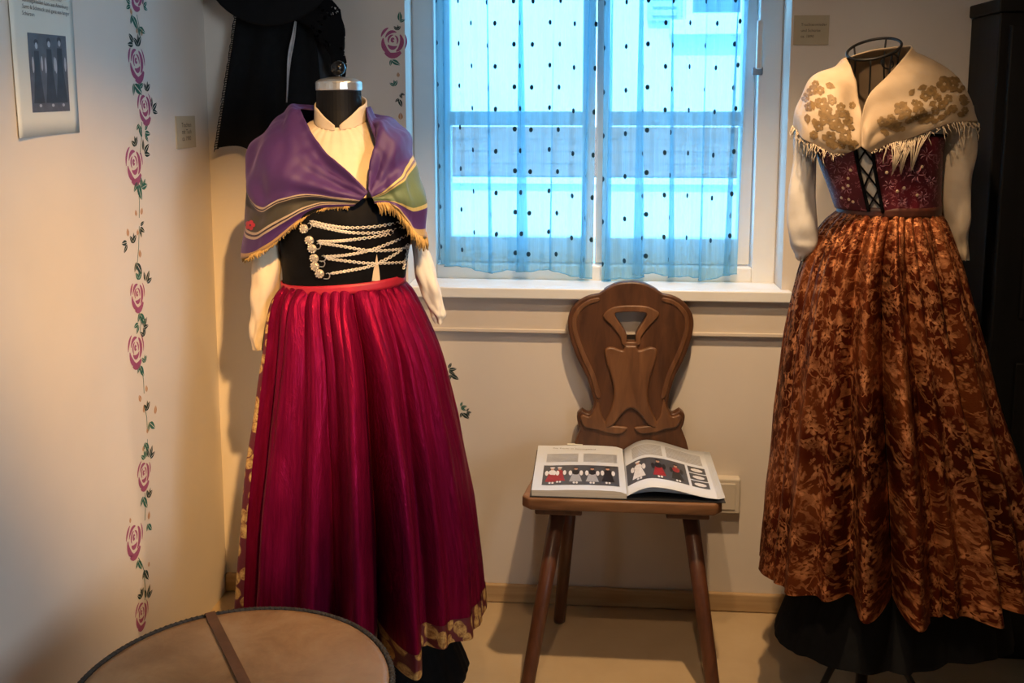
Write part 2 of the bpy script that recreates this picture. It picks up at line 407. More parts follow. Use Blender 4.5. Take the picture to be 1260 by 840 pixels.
def surface(name, fn, nu, nv, closed=False, uvfn=None, disp=None):
    """grid mesh of fn(u, v), u and v in 0..1; uvfn gives the cloth coordinates; disp moves along the normal"""
    cu = nu if closed else nu + 1
    P = [[fn(i / nu, j / nv) for j in range(nv + 1)] for i in range(cu)]
    if disp:
        Q = [[None] * (nv + 1) for _ in range(cu)]
        for i in range(cu):
            for j in range(nv + 1):
                a = P[(i + 1) % cu if closed else min(i + 1, cu - 1)][j] - P[i - 1 if (closed or i) else 0][j]
                b = P[i][min(j + 1, nv)] - P[i][max(j - 1, 0)]
                n = a.cross(b)
                n = n.normalized() if n.length > 1e-12 else Vector((0, 0, 0))
                Q[i][j] = P[i][j] + n * disp(i / nu, j / nv)
        P = Q
    vs = [p for r in P for p in r]; fs = []; uvs = []
    uvfn = uvfn or (lambda u, v: (u, v))
    for i in range(nu):
        for j in range(nv):
            a = i; b = (i + 1) % cu
            fs.append((a * (nv + 1) + j, b * (nv + 1) + j, b * (nv + 1) + j + 1, a * (nv + 1) + j + 1))
            uvs += [uvfn(i / nu, j / nv), uvfn((i + 1) / nu, j / nv), uvfn((i + 1) / nu, (j + 1) / nv), uvfn(i / nu, (j + 1) / nv)]
    me = bpy.data.meshes.new(name); me.from_pydata(vs, [], fs)
    l = me.uv_layers.new(name='UVMap'); l.data.foreach_set('uv', [c for uv in uvs for c in uv])
    me.update(); return me

def cr(pts, t):
    """Catmull-Rom through pts, t in 0..1"""
    n = len(pts) - 1; x = min(max(t, 0), 1) * n; i = min(int(x), n - 1); f = x - i
    p1, p2 = pts[i], pts[i + 1]
    p0 = pts[i - 1] if i > 0 else p1 * 2 - p2
    p3 = pts[i + 2] if i + 2 <= n else p2 * 2 - p1
    return 0.5 * ((2 * p1) + (p2 - p0) * f + (2 * p0 - 5 * p1 + 4 * p2 - p3) * f * f + (3 * p1 - p0 - 3 * p2 + p3) * f ** 3)
def crf(stops, x):
    """smooth value through (x, value) stops"""
    if x <= stops[0][0]: return stops[0][1]
    for (a, va), (b, vb) in zip(stops, stops[1:]):
        if x <= b:
            f = (x - a) / (b - a); return va + (vb - va) * f
    return stops[-1][1]
def bvh_of(*objs):
    vs = []; fs = []
    for o in objs:
        b = len(vs); off = root_loc(o) if o.parent else o.location
        vs += [v.co + off for v in o.data.vertices]; fs += [tuple(i + b for i in p.vertices) for p in o.data.polygons]
    return BVHTree.FromPolygons(vs, fs)

def curve_shape(polys, thick, bevel=0.0):
    """flat outline(s) with holes in local XY, thickened along Z, returned as a mesh"""
    cu = bpy.data.curves.new('c', 'CURVE'); cu.dimensions = '2D'; cu.fill_mode = 'BOTH'; cu.extrude = thick / 2; cu.bevel_depth = bevel; cu.bevel_resolution = 2; cu.offset = -bevel
    for pl in polys:
        sp = cu.splines.new('POLY'); sp.points.add(len(pl) - 1); sp.use_cyclic_u = True
        for p, q in zip(sp.points, pl): p.co = (q[0], q[1], 0, 1)
    o = bpy.data.objects.new('c', cu); COL.objects.link(o)
    dg = bpy.context.evaluated_depsgraph_get(); me = bpy.data.meshes.new_from_object(o.evaluated_get(dg))
    COL.objects.unlink(o); bpy.data.objects.remove(o); bpy.data.curves.remove(cu)
    return me
def smooth_poly(pts, n=6):
    """closed polygon smoothed by Catmull-Rom; a point given with a third value stays a corner"""
    out = []; L = len(pts)
    for i in range(L):
        p0, p1, p2, p3 = (Vector(pts[(i + k) % L][:2]) for k in (-1, 0, 1, 2))
        if len(pts[i]) > 2: p0 = p1
        if len(pts[(i + 1) % L]) > 2: p3 = p2
        for k in range(n):
            f = k / n
            out.append(0.5 * ((2 * p1) + (p2 - p0) * f + (2 * p0 - 5 * p1 + 4 * p2 - p3) * f * f + (3 * p1 - p0 - 3 * p2 + p3) * f ** 3))
    return out
def text_mesh(body, size, space=1.0):
    cu = bpy.data.curves.new('t', 'FONT'); cu.body = body; cu.size = size; cu.extrude = 0; cu.space_line = space; cu.resolution_u = 2
    o = bpy.data.objects.new('t', cu); COL.objects.link(o)
    dg = bpy.context.evaluated_depsgraph_get(); me = bpy.data.meshes.new_from_object(o.evaluated_get(dg))
    COL.objects.unlink(o); bpy.data.objects.remove(o); bpy.data.curves.remove(cu)
    return me

#@@SETTING
# ------------------------------------------------------------------ the setting
YB, XL, XR, YR, ZC = 2.5, -1.0, 2.1, -2.4, 2.5
YW = 2.72                                  # outer face of the window wall
OX0, OX1, OZ0, OZ1 = -0.475, 0.490, 0.868, 1.95    # window opening
tag(box('floor', (XL - 0.1, YR - 0.1, -0.1), (XR + 0.1, YW, 0), 'floor_cover'), 'smooth warm beige floor of the room', kind='structure')
tag(box('ceiling', (XL - 0.1, YR - 0.1, ZC), (XR + 0.1, YW, ZC + 0.1), 'ceiling_white'), 'plain white ceiling above the costumes', kind='structure')
m = MB()
m.box((XL - 0.1, YB, 0), (OX0, YW, ZC)); m.box((OX1, YB, 0), (XR + 0.1, YW, ZC)); m.box((OX0, YB, 0), (OX1, YW, OZ0)); m.box((OX0, YB, OZ1), (OX1, YW, ZC))
wall_back = tag(m.build('wall_back', 'wall_plaster'), 'cream plaster wall around the curtained window', kind='structure')
wall_left = tag(box('wall_left', (XL - 0.1, YR, 0), (XL, YB, ZC), 'wall_plaster'), 'pale plaster side wall stencilled with a rose vine', kind='structure')
tag(box('wall_right', (XR, YR, 0), (XR + 0.1, YB, ZC), 'wall_plaster'), 'pale plaster wall beyond the black cabinet', kind='structure')
tag(box('wall_rear', (XL - 0.1, YR - 0.1, 0), (XR + 0.1, YR, ZC), 'wall_plaster'), 'pale plaster wall opposite the window', kind='structure')
m = MB(); m.box((XL, YB - 0.014, 0.001), (0.90, YB, 0.052))
tag(m.build('baseboard_back', 'pale_wood', bevel=0.004), 'low pale wooden baseboard under the window', kind='structure')
# board under the sill
m = MB(); m.box((OX0 - 0.06, YB - 0.012, 0.752), (OX1 + 0.06, YB, 0.846)); m.box((OX0 - 0.06, YB - 0.017, 0.752), (OX1 + 0.06, YB - 0.012, 0.762))
tag(m.build('trim_1', 'trim_paint', bevel=0.002), 'painted board running below the window sill', kind='structure')

# window
win = thing('window_1', (0, YB, OZ0), 'white wooden casement window behind sheer curtains', kind='structure')
YF0, YF1 = 2.60, 2.66
m = MB()
fx0, fx1, fz0, fz1 = OX0, OX1, OZ0, OZ1
m.box((fx0, YF0, fz0), (fx0 + 0.060, YF1, fz1)); m.box((fx1 - 0.060, YF0, fz0), (fx1, YF1, fz1))
m.box((fx0 + 0.06, YF0, fz0), (fx1 - 0.06, YF1, fz0 + 0.045)); m.box((fx0 + 0.06, YF0, fz1 - 0.06), (fx1 - 0.06, YF1, fz1))
m.build('frame', 'window_paint', win, bevel=0.004)
mid = aty(733, 150, 2.66).x
zm = aty(733, 147, 2.66).z
for sx0, sx1 in ((fx0 + 0.062, mid - 0.002), (mid + 0.002, fx1 - 0.062)):
    z0, z1 = fz0 + 0.047, fz1 - 0.062; ya, yb = 2.632, 2.672
    m = MB(); m.box((sx0, ya, z0), (sx0 + 0.034, yb, z1)); m.box((sx1 - 0.034, ya, z0), (sx1, yb, z1))
    m.box((sx0 + 0.034, ya, z0), (sx1 - 0.034, yb, z0 + 0.07)); m.box((sx0 + 0.034, ya, z1 - 0.045), (sx1 - 0.034, yb, z1))
    sash = m.build('sash', 'window_paint', win, bevel=0.003)
    box('muntin', (sx0 + 0.034, ya + 0.008, zm - 0.016), (sx1 - 0.034, yb - 0.006, zm + 0.022), 'window_paint', sash, bevel=0.002)
    for pz0, pz1 in ((z0 + 0.07, zm - 0.016), (zm + 0.022, z1 - 0.045)):
        box('pane', (sx0 + 0.034, 2.652, pz0), (sx1 - 0.034, 2.655, pz1), 'window_glass', sash)
# sill board
m = MB(); m.box((OX0 + 0.0005, YB - 0.001, OZ0 - 0.0005), (OX1 - 0.0005, YF0, OZ0 + 0.006)); m.box((OX0 - 0.02, YB - 0.035, OZ0 - 0.022), (OX1 + 0.02, YB - 0.0005, OZ0 + 0.006))
m.build('window_sill', 'window_paint', win, bevel=0.003)
# handle on the right stile
hp = aty(933, 58, YF0 - 0.004); hx = hp.x
zt, zb = aty(933, 25, YF0 - 0.02).z, aty(933, 92, YF0 - 0.02).z
hb = MB().box((hx - 0.013, YF0 - 0.008, zb), (hx + 0.013, YF0, zb + 0.020)).build('handle_plate', 'facade_grey', win, bevel=0.002)
MB().box((hx - 0.008, YF0 - 0.034, zb + 0.014), (hx + 0.007, YF0 - 0.018, zt)).box((hx - 0.006, YF0 - 0.02, zb + 0.016), (hx + 0.006, YF0 - 0.006, zb + 0.03)).build('handle', 'window_paint', win, bevel=0.004)
# outer sill
box('outer_sill', (OX0, YF1, OZ0 - 0.03), (OX1, YW + 0.05, OZ0 + 0.03), 'facade_grey', win)

# outside: neighbouring house and ground
tag(box('ground_outside', (-9, YW + 0.1, -1.3), (9, 12, -1.2), 'outside_ground'), 'pale ground outside the window', 'ground', kind='structure')
YH = 6.4
house = thing('neighbour_house', (0.2, YH, -1.2), 'bright white house seen through the curtains', 'house')
box('wall', (-5, YH, -1.2), (6, YH + 3, 6.5), 'facade_plaster', house)
za, zb_ = aty(740, 156, YH).z, aty(740, 216, YH).z
for k in range(4):
    hgt = (za - zb_) / 4
    box('balcony_board', (-5, YH - 0.05, zb_ + hgt * k + 0.002), (6, YH - 0.01, zb_ + hgt * (k + 1) - 0.001), 'balcony_wood', house)
box('balcony_floor', (-5, YH - 0.06, zb_ - 0.05), (6, YH, zb_ - 0.01), 'facade_plaster', house)
w0 = aty(843, 26, YH); w1 = aty(985, -160, YH)
fr = box('window', (w0.x, YH - 0.05, w0.z), (w1.x, YH, w1.z), 'facade_plaster', house)
for a, b in ((0.06, 0.49), (0.53, 0.95)):
    dx = w1.x - w0.x
    box('pane', (w0.x + dx * a, YH - 0.055, w0.z + 0.05), (w0.x + dx * b, YH - 0.049, w1.z - 0.05), 'outside_glass', fr)
box('window_sill', (w0.x - 0.1, YH - 0.14, w0.z - 0.09), (w1.x + 0.1, YH, w0.z - 0.002), 'facade_plaster', house)
s0 = aty(796, 26, YH)
sh = thing('x', (0, 0, 0)); bpy.data.objects.remove(sh)
shut = box('shutter', (s0.x, YH - 0.05, w0.z), (w0.x - 0.03, YH - 0.02, w1.z), 'facade_grey', house)
k = 0
while w0.z + 0.03 + k * 0.055 < w1.z - 0.05:
    z = w0.z + 0.03 + k * 0.055; k += 1
    box('slat', (s0.x + 0.03, YH - 0.07, z), (w0.x - 0.06, YH - 0.052, z + 0.035), 'facade_grey', shut)
zl = aty(740, 291, YH).z
box('plinth', (-5, YH - 0.12, -1.2), (6, YH, zl), 'facade_grey', house)

#@@CURTAINS
# ------------------------------------------------------------------ curtains
YC = 2.575
rod = MB().tube([(OX0 + 0.001, YC, 1.80), (OX1 - 0.001, YC, 1.80)], 0.006, 10).build('curtain_rod', 'window_paint', None, smooth=True)
tag(rod, 'thin white rod carrying the two curtains', 'curtain rod')
def curtain(px0, px1, yb0, yb1, folds, label, seed, full=1.5):
    r = random.Random(seed)
    x0 = aty(px0, 200, YC).x; x1 = aty(px1, 200, YC).x
    ph = [r.uniform(0, 6.28) for _ in range(6)]
    zb0, zb1 = aty(px0, yb0, YC).z, aty(px1, yb1, YC).z
    def soft(u, v):
        return 0.0045 * math.sin(2 * math.pi * 13 * u + ph[0]) + 0.003 * math.sin(2 * math.pi * 23 * u + ph[1] + 2 * v)
    def fn(u, v):
        z = 1.80 + ((zb0 + (zb1 - zb0) * u) + 0.008 * math.sin(8 * u + ph[2]) + 0.004 * math.sin(23 * u + ph[3]) - 1.80) * v
        x = x0 + (x1 - x0) * u + (0.010 * (v - 0.6)) * math.sin(5 * u + ph[5]); y = YC - soft(u, v) * (0.6 + 0.5 * v)
        for c, w, a in folds:      # the cloth doubles back on itself at each deep fold
            q = (u - c + 0.012 * (v - 0.5) * math.sin(9 * c)) / w; e = math.exp(-q * q)
            x -= a * (0.55 + 0.6 * v) * q * e; y -= 0.012 * q * e
        return Vector((x, min(max(y, 2.505), 2.628), z))
    me = surface('curtain', fn, 420, 40, uvfn=lambda u, v: (u * (x1 - x0) * full, v * 0.95))
    o = obj('curtain', me, 'sheer_curtain'); tag(o, label, 'curtain', 'sheer window curtains')
    # hem tape along the lower edge
    mb = MB()
    pts = [fn(i / 120, 1.0) + Vector((0, -0.001, 0.002)) for i in range(121)]
    mb.tube(pts, 0.0018, 5); mb.build('hem', 'sheer_curtain', o, smooth=True)
    return o
curtain(537, 735, 326, 342, [(0.06, 0.04, 0.035), (0.33, 0.035, 0.030), (0.53, 0.055, 0.062), (0.72, 0.03, 0.020), (0.93, 0.05, 0.040)],
        'left sheer pale blue dotted curtain over the window', 3)
curtain(738, 915, 344, 338, [(0.07, 0.05, 0.040), (0.28, 0.05, 0.055), (0.50, 0.04, 0.036), (0.72, 0.03, 0.022), (0.92, 0.05, 0.040)],
        'right sheer pale blue dotted curtain beside window handle', 5)

#@@ROSES
# ------------------------------------------------------------------ stencilled rose vine (flat paint on the walls)
def arc_piece(mb, r0, r1, a0, a1, n=7, sx=1, sy=1.15, cx=0, cy=0, taper=0.25):
    vs = []
    for i in range(n + 1):
        f = i / n; a = math.radians(a0 + (a1 - a0) * f)
        w = taper + (1 - taper) * math.sin(math.pi * f)
        mm = (r0 + r1) / 2; h = (r1 - r0) / 2 * w
        vs += [(cx + (mm - h) * math.cos(a) * sx, cy + (mm - h) * math.sin(a) * sy, 0), (cx + (mm + h) * math.cos(a) * sx, cy + (mm + h) * math.sin(a) * sy, 0)]
    fs = [(2 * i, 2 * i + 1, 2 * i + 3, 2 * i + 2) for i in range(n)]
    mb.add(vs, fs)
def rose_mesh(seed):
    r = random.Random(seed); mb = MB(); j = lambda s=8: r.uniform(-s, s)
    arc_piece(mb, 0.00, 0.10, 20 + j(), 320 + j(), cy=0.08)
    arc_piece(mb, 0.14, 0.22, 100 + j(), 215 + j(), cy=0.06)
    arc_piece(mb, 0.14, 0.21, -40 + j(), 70 + j(), cy=0.06)
    arc_piece(mb, 0.16, 0.29, 215 + j(), 320 + j(), cy=0.05)
    arc_piece(mb, 0.26, 0.37, 70 + j(), 160 + j(), cy=0.03)
    arc_piece(mb, 0.26, 0.42, -65 + j(), 50 + j(), cy=0.03)
    arc_piece(mb, 0.30, 0.47, 170 + j(), 262 + j(), cy=0.03)
    arc_piece(mb, 0.36, 0.55, 232 + j(5), 312 + j(5), cy=0.03, taper=0.5)
    arc_piece(mb, 0.43, 0.53, 110 + j(), 165 + j(), cy=0.02)
    arc_piece(mb, 0.47, 0.54, -20 + j(), 35 + j(), cy=0.02)
    return mb.mesh('rose', recalc=False)
def leaf_mesh(spec):
    mb = MB()
    for (x, y, a, L, w) in spec:
        a = math.radians(a); d = Vector((math.cos(a), math.sin(a), 0)); p = Vector((-d.y, d.x, 0)); b = Vector((x, y, 0))
        for sgn in (1, -1):
            vs = []; n = 6
            for i in range(n + 1):
                f = i / n; ww = w * math.sin(math.pi * f ** 0.8) * 0.5
                vs += [b + d * (L * f) + p * sgn * w * 0.06, b + d * (L * f) + p * sgn * (w * 0.06 + ww)]
            fs = [(2 * i, 2 * i + 1, 2 * i + 3, 2 * i + 2) for i in range(n)]
            mb.add(vs, fs)
    return mb.mesh('leaf', recalc=False)
ROSES = [rose_mesh(s) for s in (1, 2, 3)]
for me in ROSES: me.materials.append(MAT['rose_paint'])
LEAVES = [leaf_mesh([(0, 0, 40, 0.5, 0.22), (0.05, 0.0, 130, 0.45, 0.2), (0.1, 0.1, 85, 0.35, 0.13)]),
          leaf_mesh([(0, 0, -60, 0.6, 0.26), (0, 0.05, -130, 0.4, 0.16)]),
          leaf_mesh([(0, 0, 10, 0.5, 0.2), (0, -0.05, -30, 0.45, 0.16), (-0.02, 0.1, 60, 0.4, 0.15)]),
          leaf_mesh([(0, 0, 160, 0.45, 0.2), (0, -0.1, 200, 0.45, 0.18)])]
LEAFD = [m_.copy() for m_ in LEAVES]
BUD = leaf_mesh([(0, -0.2, 90, 0.42, 0.24)])
for me in LEAVES: me.materials.append(MAT['leaf_paint'])
for me in LEAFD: me.materials.append(MAT['leaf_paint_dark'])
BUD.materials.append(MAT['bud_paint'])
def stick(name, me, wall, M4, size, rot=0):
    o = bpy.data.objects.new(name, me); COL.objects.link(o); o.parent = wall
    o.matrix_local = M4 @ Matrix.Rotation(rot, 4, 'Z') @ Matrix.Scale(size, 4)
    return o
def on_left(px, py):
    p = atx(px, py, XL); return Matrix.Translation((XL + 0.0006, p.y, p.z)) @ Matrix(((0, 0, 1, 0), (1, 0, 0, 0), (0, 1, 0, 0), (0, 0, 0, 1)))
def on_back(px, py):
    p = aty(px, py, YB); return Matrix.Translation((p.x, YB - 0.0006, p.z)) @ Matrix(((1, 0, 0, 0), (0, 0, -1, 0), (0, 1, 0, 0), (0, 0, 0, 1)))
D2 = math.radians
for i, (px, py, s) in enumerate([(168, -6, .066), (168, 78, .072), (178, 133, .072), (165, 203, .074), (169, 364, .070), (167, 431, .070), (177, 584, .068), (165, 664, .074), (174, 756, .066)]):
    stick('painted_rose', ROSES[i % 3], wall_left, on_left(px, py), s * (0.95 + 0.1 * (i % 2)), D2((i * 37) % 40 - 20))
stems = [(168, 18, 172, 45), (174, 150, 172, 190), (170, 228, 171, 268), (171, 278, 168, 332), (172, 386, 172, 410), (174, 452, 177, 484), (178, 500, 181, 528), (181, 540, 180, 562), (178, 606, 178, 640), (170, 686, 178, 705), (177, 706, 178, 738)]
for a, b, c, d in stems:
    p, q = atx(a, b, XL), atx(c, d, XL); mid_ = (p + q) / 2 + Vector((0, 0.003, 0))
    dirv = (q - p).normalized(); sd = Vector((1, 0, 0)).cross(dirv) * 0.0012
    mb = MB(); pts = [p, mid_, q]
    vs = []
    for w_ in pts: vs += [w_ + sd + Vector((0.0006, 0, 0)), w_ - sd + Vector((0.0006, 0, 0))]
    mb.add(vs, [(0, 1, 3, 2), (2, 3, 5, 4)]); mb.build('painted_stem', 'leaf_paint', wall_left)
for i, (px, py, k, s, r, dk) in enumerate([(160, 4, 3, .05, 0, 0), (176, 8, 2, .045, 20, 0), (163, 20, 1, .06, 10, 0), (171, 34, 1, .05, 40, 0), (164, 52, 3, .06, -20, 1), (169, 57, 0, .06, 10, 1),
        (165, 104, 1, .07, 30, 0), (172, 108, 0, .04, -10, 0), (180, 112, 0, .05, 0, 1), (187, 135, 2, .06, 20, 1), (171, 154, 1, .05, -10, 0), (178, 163, 2, .055, -20, 0), (166, 180, 0, .05, 20, 1), (177, 188, 2, .065, 25, 1),
        (169, 226, 1, .07, -5, 0), (174, 231, 0, .06, -30, 0), (172, 280, 2, .05, -40, 1), (156, 298, 3, .055, 20, 1), (163, 299, 0, .05, 0, 1), (168, 324, 1, .06, 10, 1),
        (170, 344, 0, .05, 0, 0), (180, 347, 2, .06, 45, 1), (172, 386, 1, .06, 10, 0), (170, 398, 3, .05, 30, 0), (176, 402, 2, .055, 30, 1), (176, 414, 0, .045, 10, 1),
        (172, 450, 1, .055, 0, 0), (177, 446, 0, .04, 0, 0), (180, 505, 0, .05, 0, 1), (184, 520, 1, .055, 20, 0), (179, 545, 1, .05, 0, 0),
        (177, 565, 0, .045, 10, 0), (184, 563, 2, .06, 45, 1), (176, 612, 1, .06, 0, 0), (182, 612, 0, .05, -20, 1), (182, 645, 1, .045, 10, 0), (170, 690, 1, .05, 0, 0), (178, 702, 1, .055, 0, 1),
        (173, 736, 0, .05, 10, 1), (181, 735, 2, .06, 45, 1)]):
    stick('painted_leaf', (LEAFD if dk else LEAVES)[k], wall_left, on_left(px, py), s, D2(r))
for px, py, s, r in [(161, 14, .035, 20), (174, 40, .04, -20), (168, 38, .03, 10), (167, 262, .035, 10), (174, 260, .04, -30), (157, 286, .045, 10), (169, 286, .035, -10), (172, 312, .045, 10), (180, 478, .04, 10), (172, 490, .045, 30),
                     (191, 504, .05, -10), (177, 503, .045, 0), (181, 530, .03, 20), (183, 634, .045, -15), (176, 552, .03, 0), (183, 694, .03, 0), (160, 640, .03, 10)]:
    stick('painted_bud', BUD, wall_left, on_left(px, py), s, D2(r))
# the same vine beside and below the window
stick('painted_rose', ROSES[1], wall_back, on_back(483.5, 52), .068, D2(-6))
for px, py, k, s, r, dk in [(488, 37, 0, .030, 0, 1), (492, 26, 1, .040, 150, 0), (482, 74, 1, .042, 30, 0), (485, 106, 0, .035, 20, 0), (491, 122, 1, .035, -10, 1), (486, 155, 3, .035, 0, 1), (492, 116, 3, .028, 140, 1),
                            (552, 455, 2, .045, 0, 1), (555, 461, 1, .040, 30, 1), (567, 501, 2, .035, 5, 0), (569, 508, 1, .040, 20, 1), (574, 507, 2, .028, -10, 1)]:
    stick('painted_leaf', (LEAFD if dk else LEAVES)[k], wall_back, on_back(px, py), s, D2(r))
stick('painted_bud', BUD, wall_back, on_back(493, 143), .045, 0)
stick('painted_bud', BUD, wall_back, on_back(490, 92), .030, 0)

#@@PAPERS
# ------------------------------------------------------------------ notice sheet, label cards, socket
def frame_left(px, py, off=0.0012):
    p = atx(px, py, XL); return Vector((XL + off, p.y, p.z))
nt = thing('paper_notice', (XL, 1.75, 1.28), 'white paper notice with a dark photograph of three costumed people', 'notice')
ya, yb = atx(19, 173, XL).y, atx(97, 163, XL).y
zb0, zt0 = 1.284, 1.284 + 0.297
def sheet(u, v):
    curl = 0.006 * (1 - u) ** 3 * (0.3 + 0.7 * (1 - v)) + 0.0015
    return Vector((XL + curl, ya + (yb - ya) * u, zb0 + (zt0 - zb0) * v + 0.004 * u))
obj('sheet', surface('sheet', sheet, 12, 10), 'paper', nt, solid=0.0005)
def sheet_quad(u0, v0, u1, v1, off, n=4):
    mb = MB(); vs = []
    for i in range(n + 1):
        u = u0 + (u1 - u0) * i / n
        for v in (v0, v1): vs.append(sheet(u, v) + Vector((off, 0, 0)))
    return mb.add(vs, [(2 * i, 2 * i + 2, 2 * i + 3, 2 * i + 1) for i in range(n)])
U = lambda px: (atx(px, 90, XL).y - ya) / (yb - ya)
V = lambda py: (atx(58, py, XL).z - zb0) / (zt0 - zb0)
pic = sheet_quad(U(34), V(139), U(82), V(44), 0.0008).build('photograph', 'photo_grey', nt)
def blob(mb, cu_, cv, ru, rv, off, n=10):
    mb.add([sheet(cu_ + ru * math.cos(6.283 * k / n), cv + rv * math.sin(6.283 * k / n)) + Vector((off, 0, 0)) for k in range(n)], [tuple(range(n))])
for k, (cxp, top) in enumerate(((44, 53), (60, 50), (73, 48))):
    d = MB(); d.add([sheet(U(cxp + x_), V(y_)) + Vector((.0011, 0, 0)) for x_, y_ in ((-3, top + 12), (3, top + 12), (3.5, 88), (7, 128), (-7, 128), (-3.5, 88))], [(0, 1, 2, 3, 4, 5)]); blob(d, U(cxp), V(top + 2), .034, .020, .0013)
    d.build('figure', 'photo_dark', pic, kind='stuff')
    p = MB(); blob(p, U(cxp - 5.5), V(82), .016, .050, .0015); blob(p, U(cxp + 6), V(80), .016, .046, .0015); blob(p, U(cxp), V(top + 6), .022, .020, .0016); blob(p, U(cxp + 1), V(131), .022, .010, .0016)
    p.build('sleeves', 'photo_pale', pic, kind='stuff')
def put_text(body, size, loc, rot, mat, parent, name='lettering'):
    me = text_mesh(body, size); me.transform(rot); me.transform(Matrix.Translation(loc))
    return obj(name, me, mat, parent, smooth=False)
ROT_L = Matrix(((0, 0, 1, 0), (1, 0, 0, 0), (0, 1, 0, 0), (0, 0, 0, 1)))
ROT_B = Matrix(((1, 0, 0, 0), (0, 0, -1, 0), (0, 1, 0, 0), (0, 0, 0, 1)))
for body, py in (('Trachten um 1900', -2), ('Sonntagskleider Loni aus Altenburg', 5.5), ('Samt & Schmuck und ganz aus langer', 13.5), ('Schürzen', 21.5)):
    p = atx(22 if py > 0 else 40, py + 1.5, XL)
    tl = (20 if py > 0 else 40)
    put_text(body, 0.0105, (sheet(U(tl), 0.9).x + 0.0035, atx(tl + 3, py, XL).y, atx(58, py + 2, XL).z), ROT_L, 'ink', nt)
def card(px0, py0, px1, py1, wall, lines, label):
    if wall == 'left':
        a, b = atx(px0, py0, XL), atx(px1, py1, XL); mb = MB().box((XL, a.y, b.z), (XL + 0.003, b.y, a.z))
        c = mb.build('label_card', 'card_paper'); tag(c, label, 'label card', 'small label cards')
        w, h = b.y - a.y, a.z - b.z
        for k, l in enumerate(lines): put_text(l, h * 0.20, (XL + 0.0036, a.y + w * 0.26, a.z - h * (0.34 + 0.21 * k)), ROT_L, 'ink', c)
    else:
        a, b = aty(px0, py0, YB), aty(px1, py1, YB); mb = MB().box((a.x, YB - 0.003, b.z), (b.x, YB, a.z))
        c = mb.build('label_card', 'card_paper'); tag(c, label, 'label card', 'small label cards')
        w, h = b.x - a.x, a.z - b.z
        for k, l in enumerate(lines): put_text(l, h * 0.135, (a.x + w * 0.20, YB - 0.0036, a.z - h * (0.36 + 0.20 * k)), ROT_B, 'ink', c)
card(215, 143, 240, 181, 'left', ['Trachten', 'mit Tuch', 'ca. 1900'], 'small beige label card on the rose wall')
card(977, 19, 1019, 55, 'back', ['Trachtenmieder', 'und Schürze', 'ca. 1890'], 'small beige label card right of the window')
a, b = aty(866, 583, YB), aty(908, 627, YB)
so = thing('wall_socket', (a.x, YB, b.z), 'beige socket box on the wall behind the chair', 'socket')
MB().box((a.x, YB - 0.03, b.z), (b.x, YB, a.z)).build('housing', 'outlet_plastic', so, bevel=0.004)
MB().box((a.x + 0.012, YB - 0.033, b.z + 0.012), (b.x - 0.012, YB - 0.029, a.z - 0.012)).build('cover_plate', 'outlet_plastic', so, bevel=0.002)

#@@CABINET
# ------------------------------------------------------------------ black cabinet
cx0 = aty(1193, 8, YB).x; cz = 1.578; cyf = 2.315; cx1 = 1.62
cab = thing('tall_cabinet', (cx0, YB, 0), 'tall black wooden cabinet behind the rust brocade dress', 'cabinet')
MB().box((cx0, cyf, 0), (cx1, YB - 0.016, cz - 0.03)).build('body', 'black_wood', cab, bevel=0.004)
MB().box((cx0 - 0.006, cyf - 0.008, cz - 0.03), (cx1 + 0.006, YB - 0.016, cz)).build('top', 'black_wood', cab, bevel=0.004)
xm = (cx0 + cx1) / 2
for x0, x1, hx_ in ((cx0 + 0.02, xm - 0.002, xm - 0.03), (xm + 0.002, cx1 - 0.02, xm + 0.03)):
    dr = MB().box((x0, cyf - 0.018, 0.08), (x1, cyf, cz - 0.06)).build('door', 'black_wood', cab, bevel=0.003)
    for z0, z1 in ((0.16, 0.75), (0.85, cz - 0.13)):
        MB().box((x0 + 0.055, cyf - 0.026, z0), (x1 - 0.055, cyf - 0.017, z1)).build('panel', 'black_wood', dr, bevel=0.006)
    MB().tube([(hx_, cyf - 0.018, 0.8), (hx_, cyf - 0.035, 0.8), (hx_, cyf - 0.045, 0.8)], [0.006, 0.006, 0.012], 10).build('knob', 'old_silver', dr, smooth=True)

#@@CHAIR
# ------------------------------------------------------------------ carved board chair
ZS = 0.45
ch = thing('carved_chair', (0.08, 2.3, 0), 'dark carved wooden board chair with splayed legs below the window', 'chair')
fl, frr = atz(642, 613, ZS), atz(890, 621, ZS)
YSB = 2.475
outl = [(fl.x, fl.y + 0.02), (fl.x + 0.02, fl.y), (frr.x - 0.02, fl.y), (frr.x, fl.y + 0.02), (frr.x - 0.045, YSB - 0.02), (frr.x - 0.065, YSB), (fl.x + 0.065, YSB), (fl.x + 0.045, YSB - 0.02)]
me = curve_shape([outl], 0.018, 0.005); me.transform(Matrix.Translation((0, 0, ZS - 0.014)))
obj('seat', me, 'walnut_seat', ch, smooth=False)
# backrest
YBK = 2.455
c0 = 776.0
half = [(776, 347), (793, 349), (806, 355, 1), (815, 361, 1), (831, 365), (845, 375), (853, 391), (852, 411), (843, 438), (830, 464), (823, 486), (822, 499), (827, 507), (836, 503, 1), (842, 509), (841, 519), (838, 526, 1), (844, 541), (848, 558, 1), (776, 558, 1)]
full = half + [(2 * c0 - p[0], *p[1:]) for p in reversed(half[1:-1])]
hole = [(757, 388), (764, 384), (790, 384), (795, 389), (783, 409), (782, 420, 1), (771, 420, 1), (770, 409)]
def toXZ(pl): return [(aty(p[0], p[1], YBK).x, aty(p[0], p[1], YBK).z, *p[2:]) for p in pl]
bk_out = smooth_poly(toXZ(full), 5); bk_hole = smooth_poly(toXZ(hole), 4)
ROTB = Matrix(((1, 0, 0, 0), (0, 0, -1, 0), (0, 1, 0, 0), (0, 0, 0, 1)))
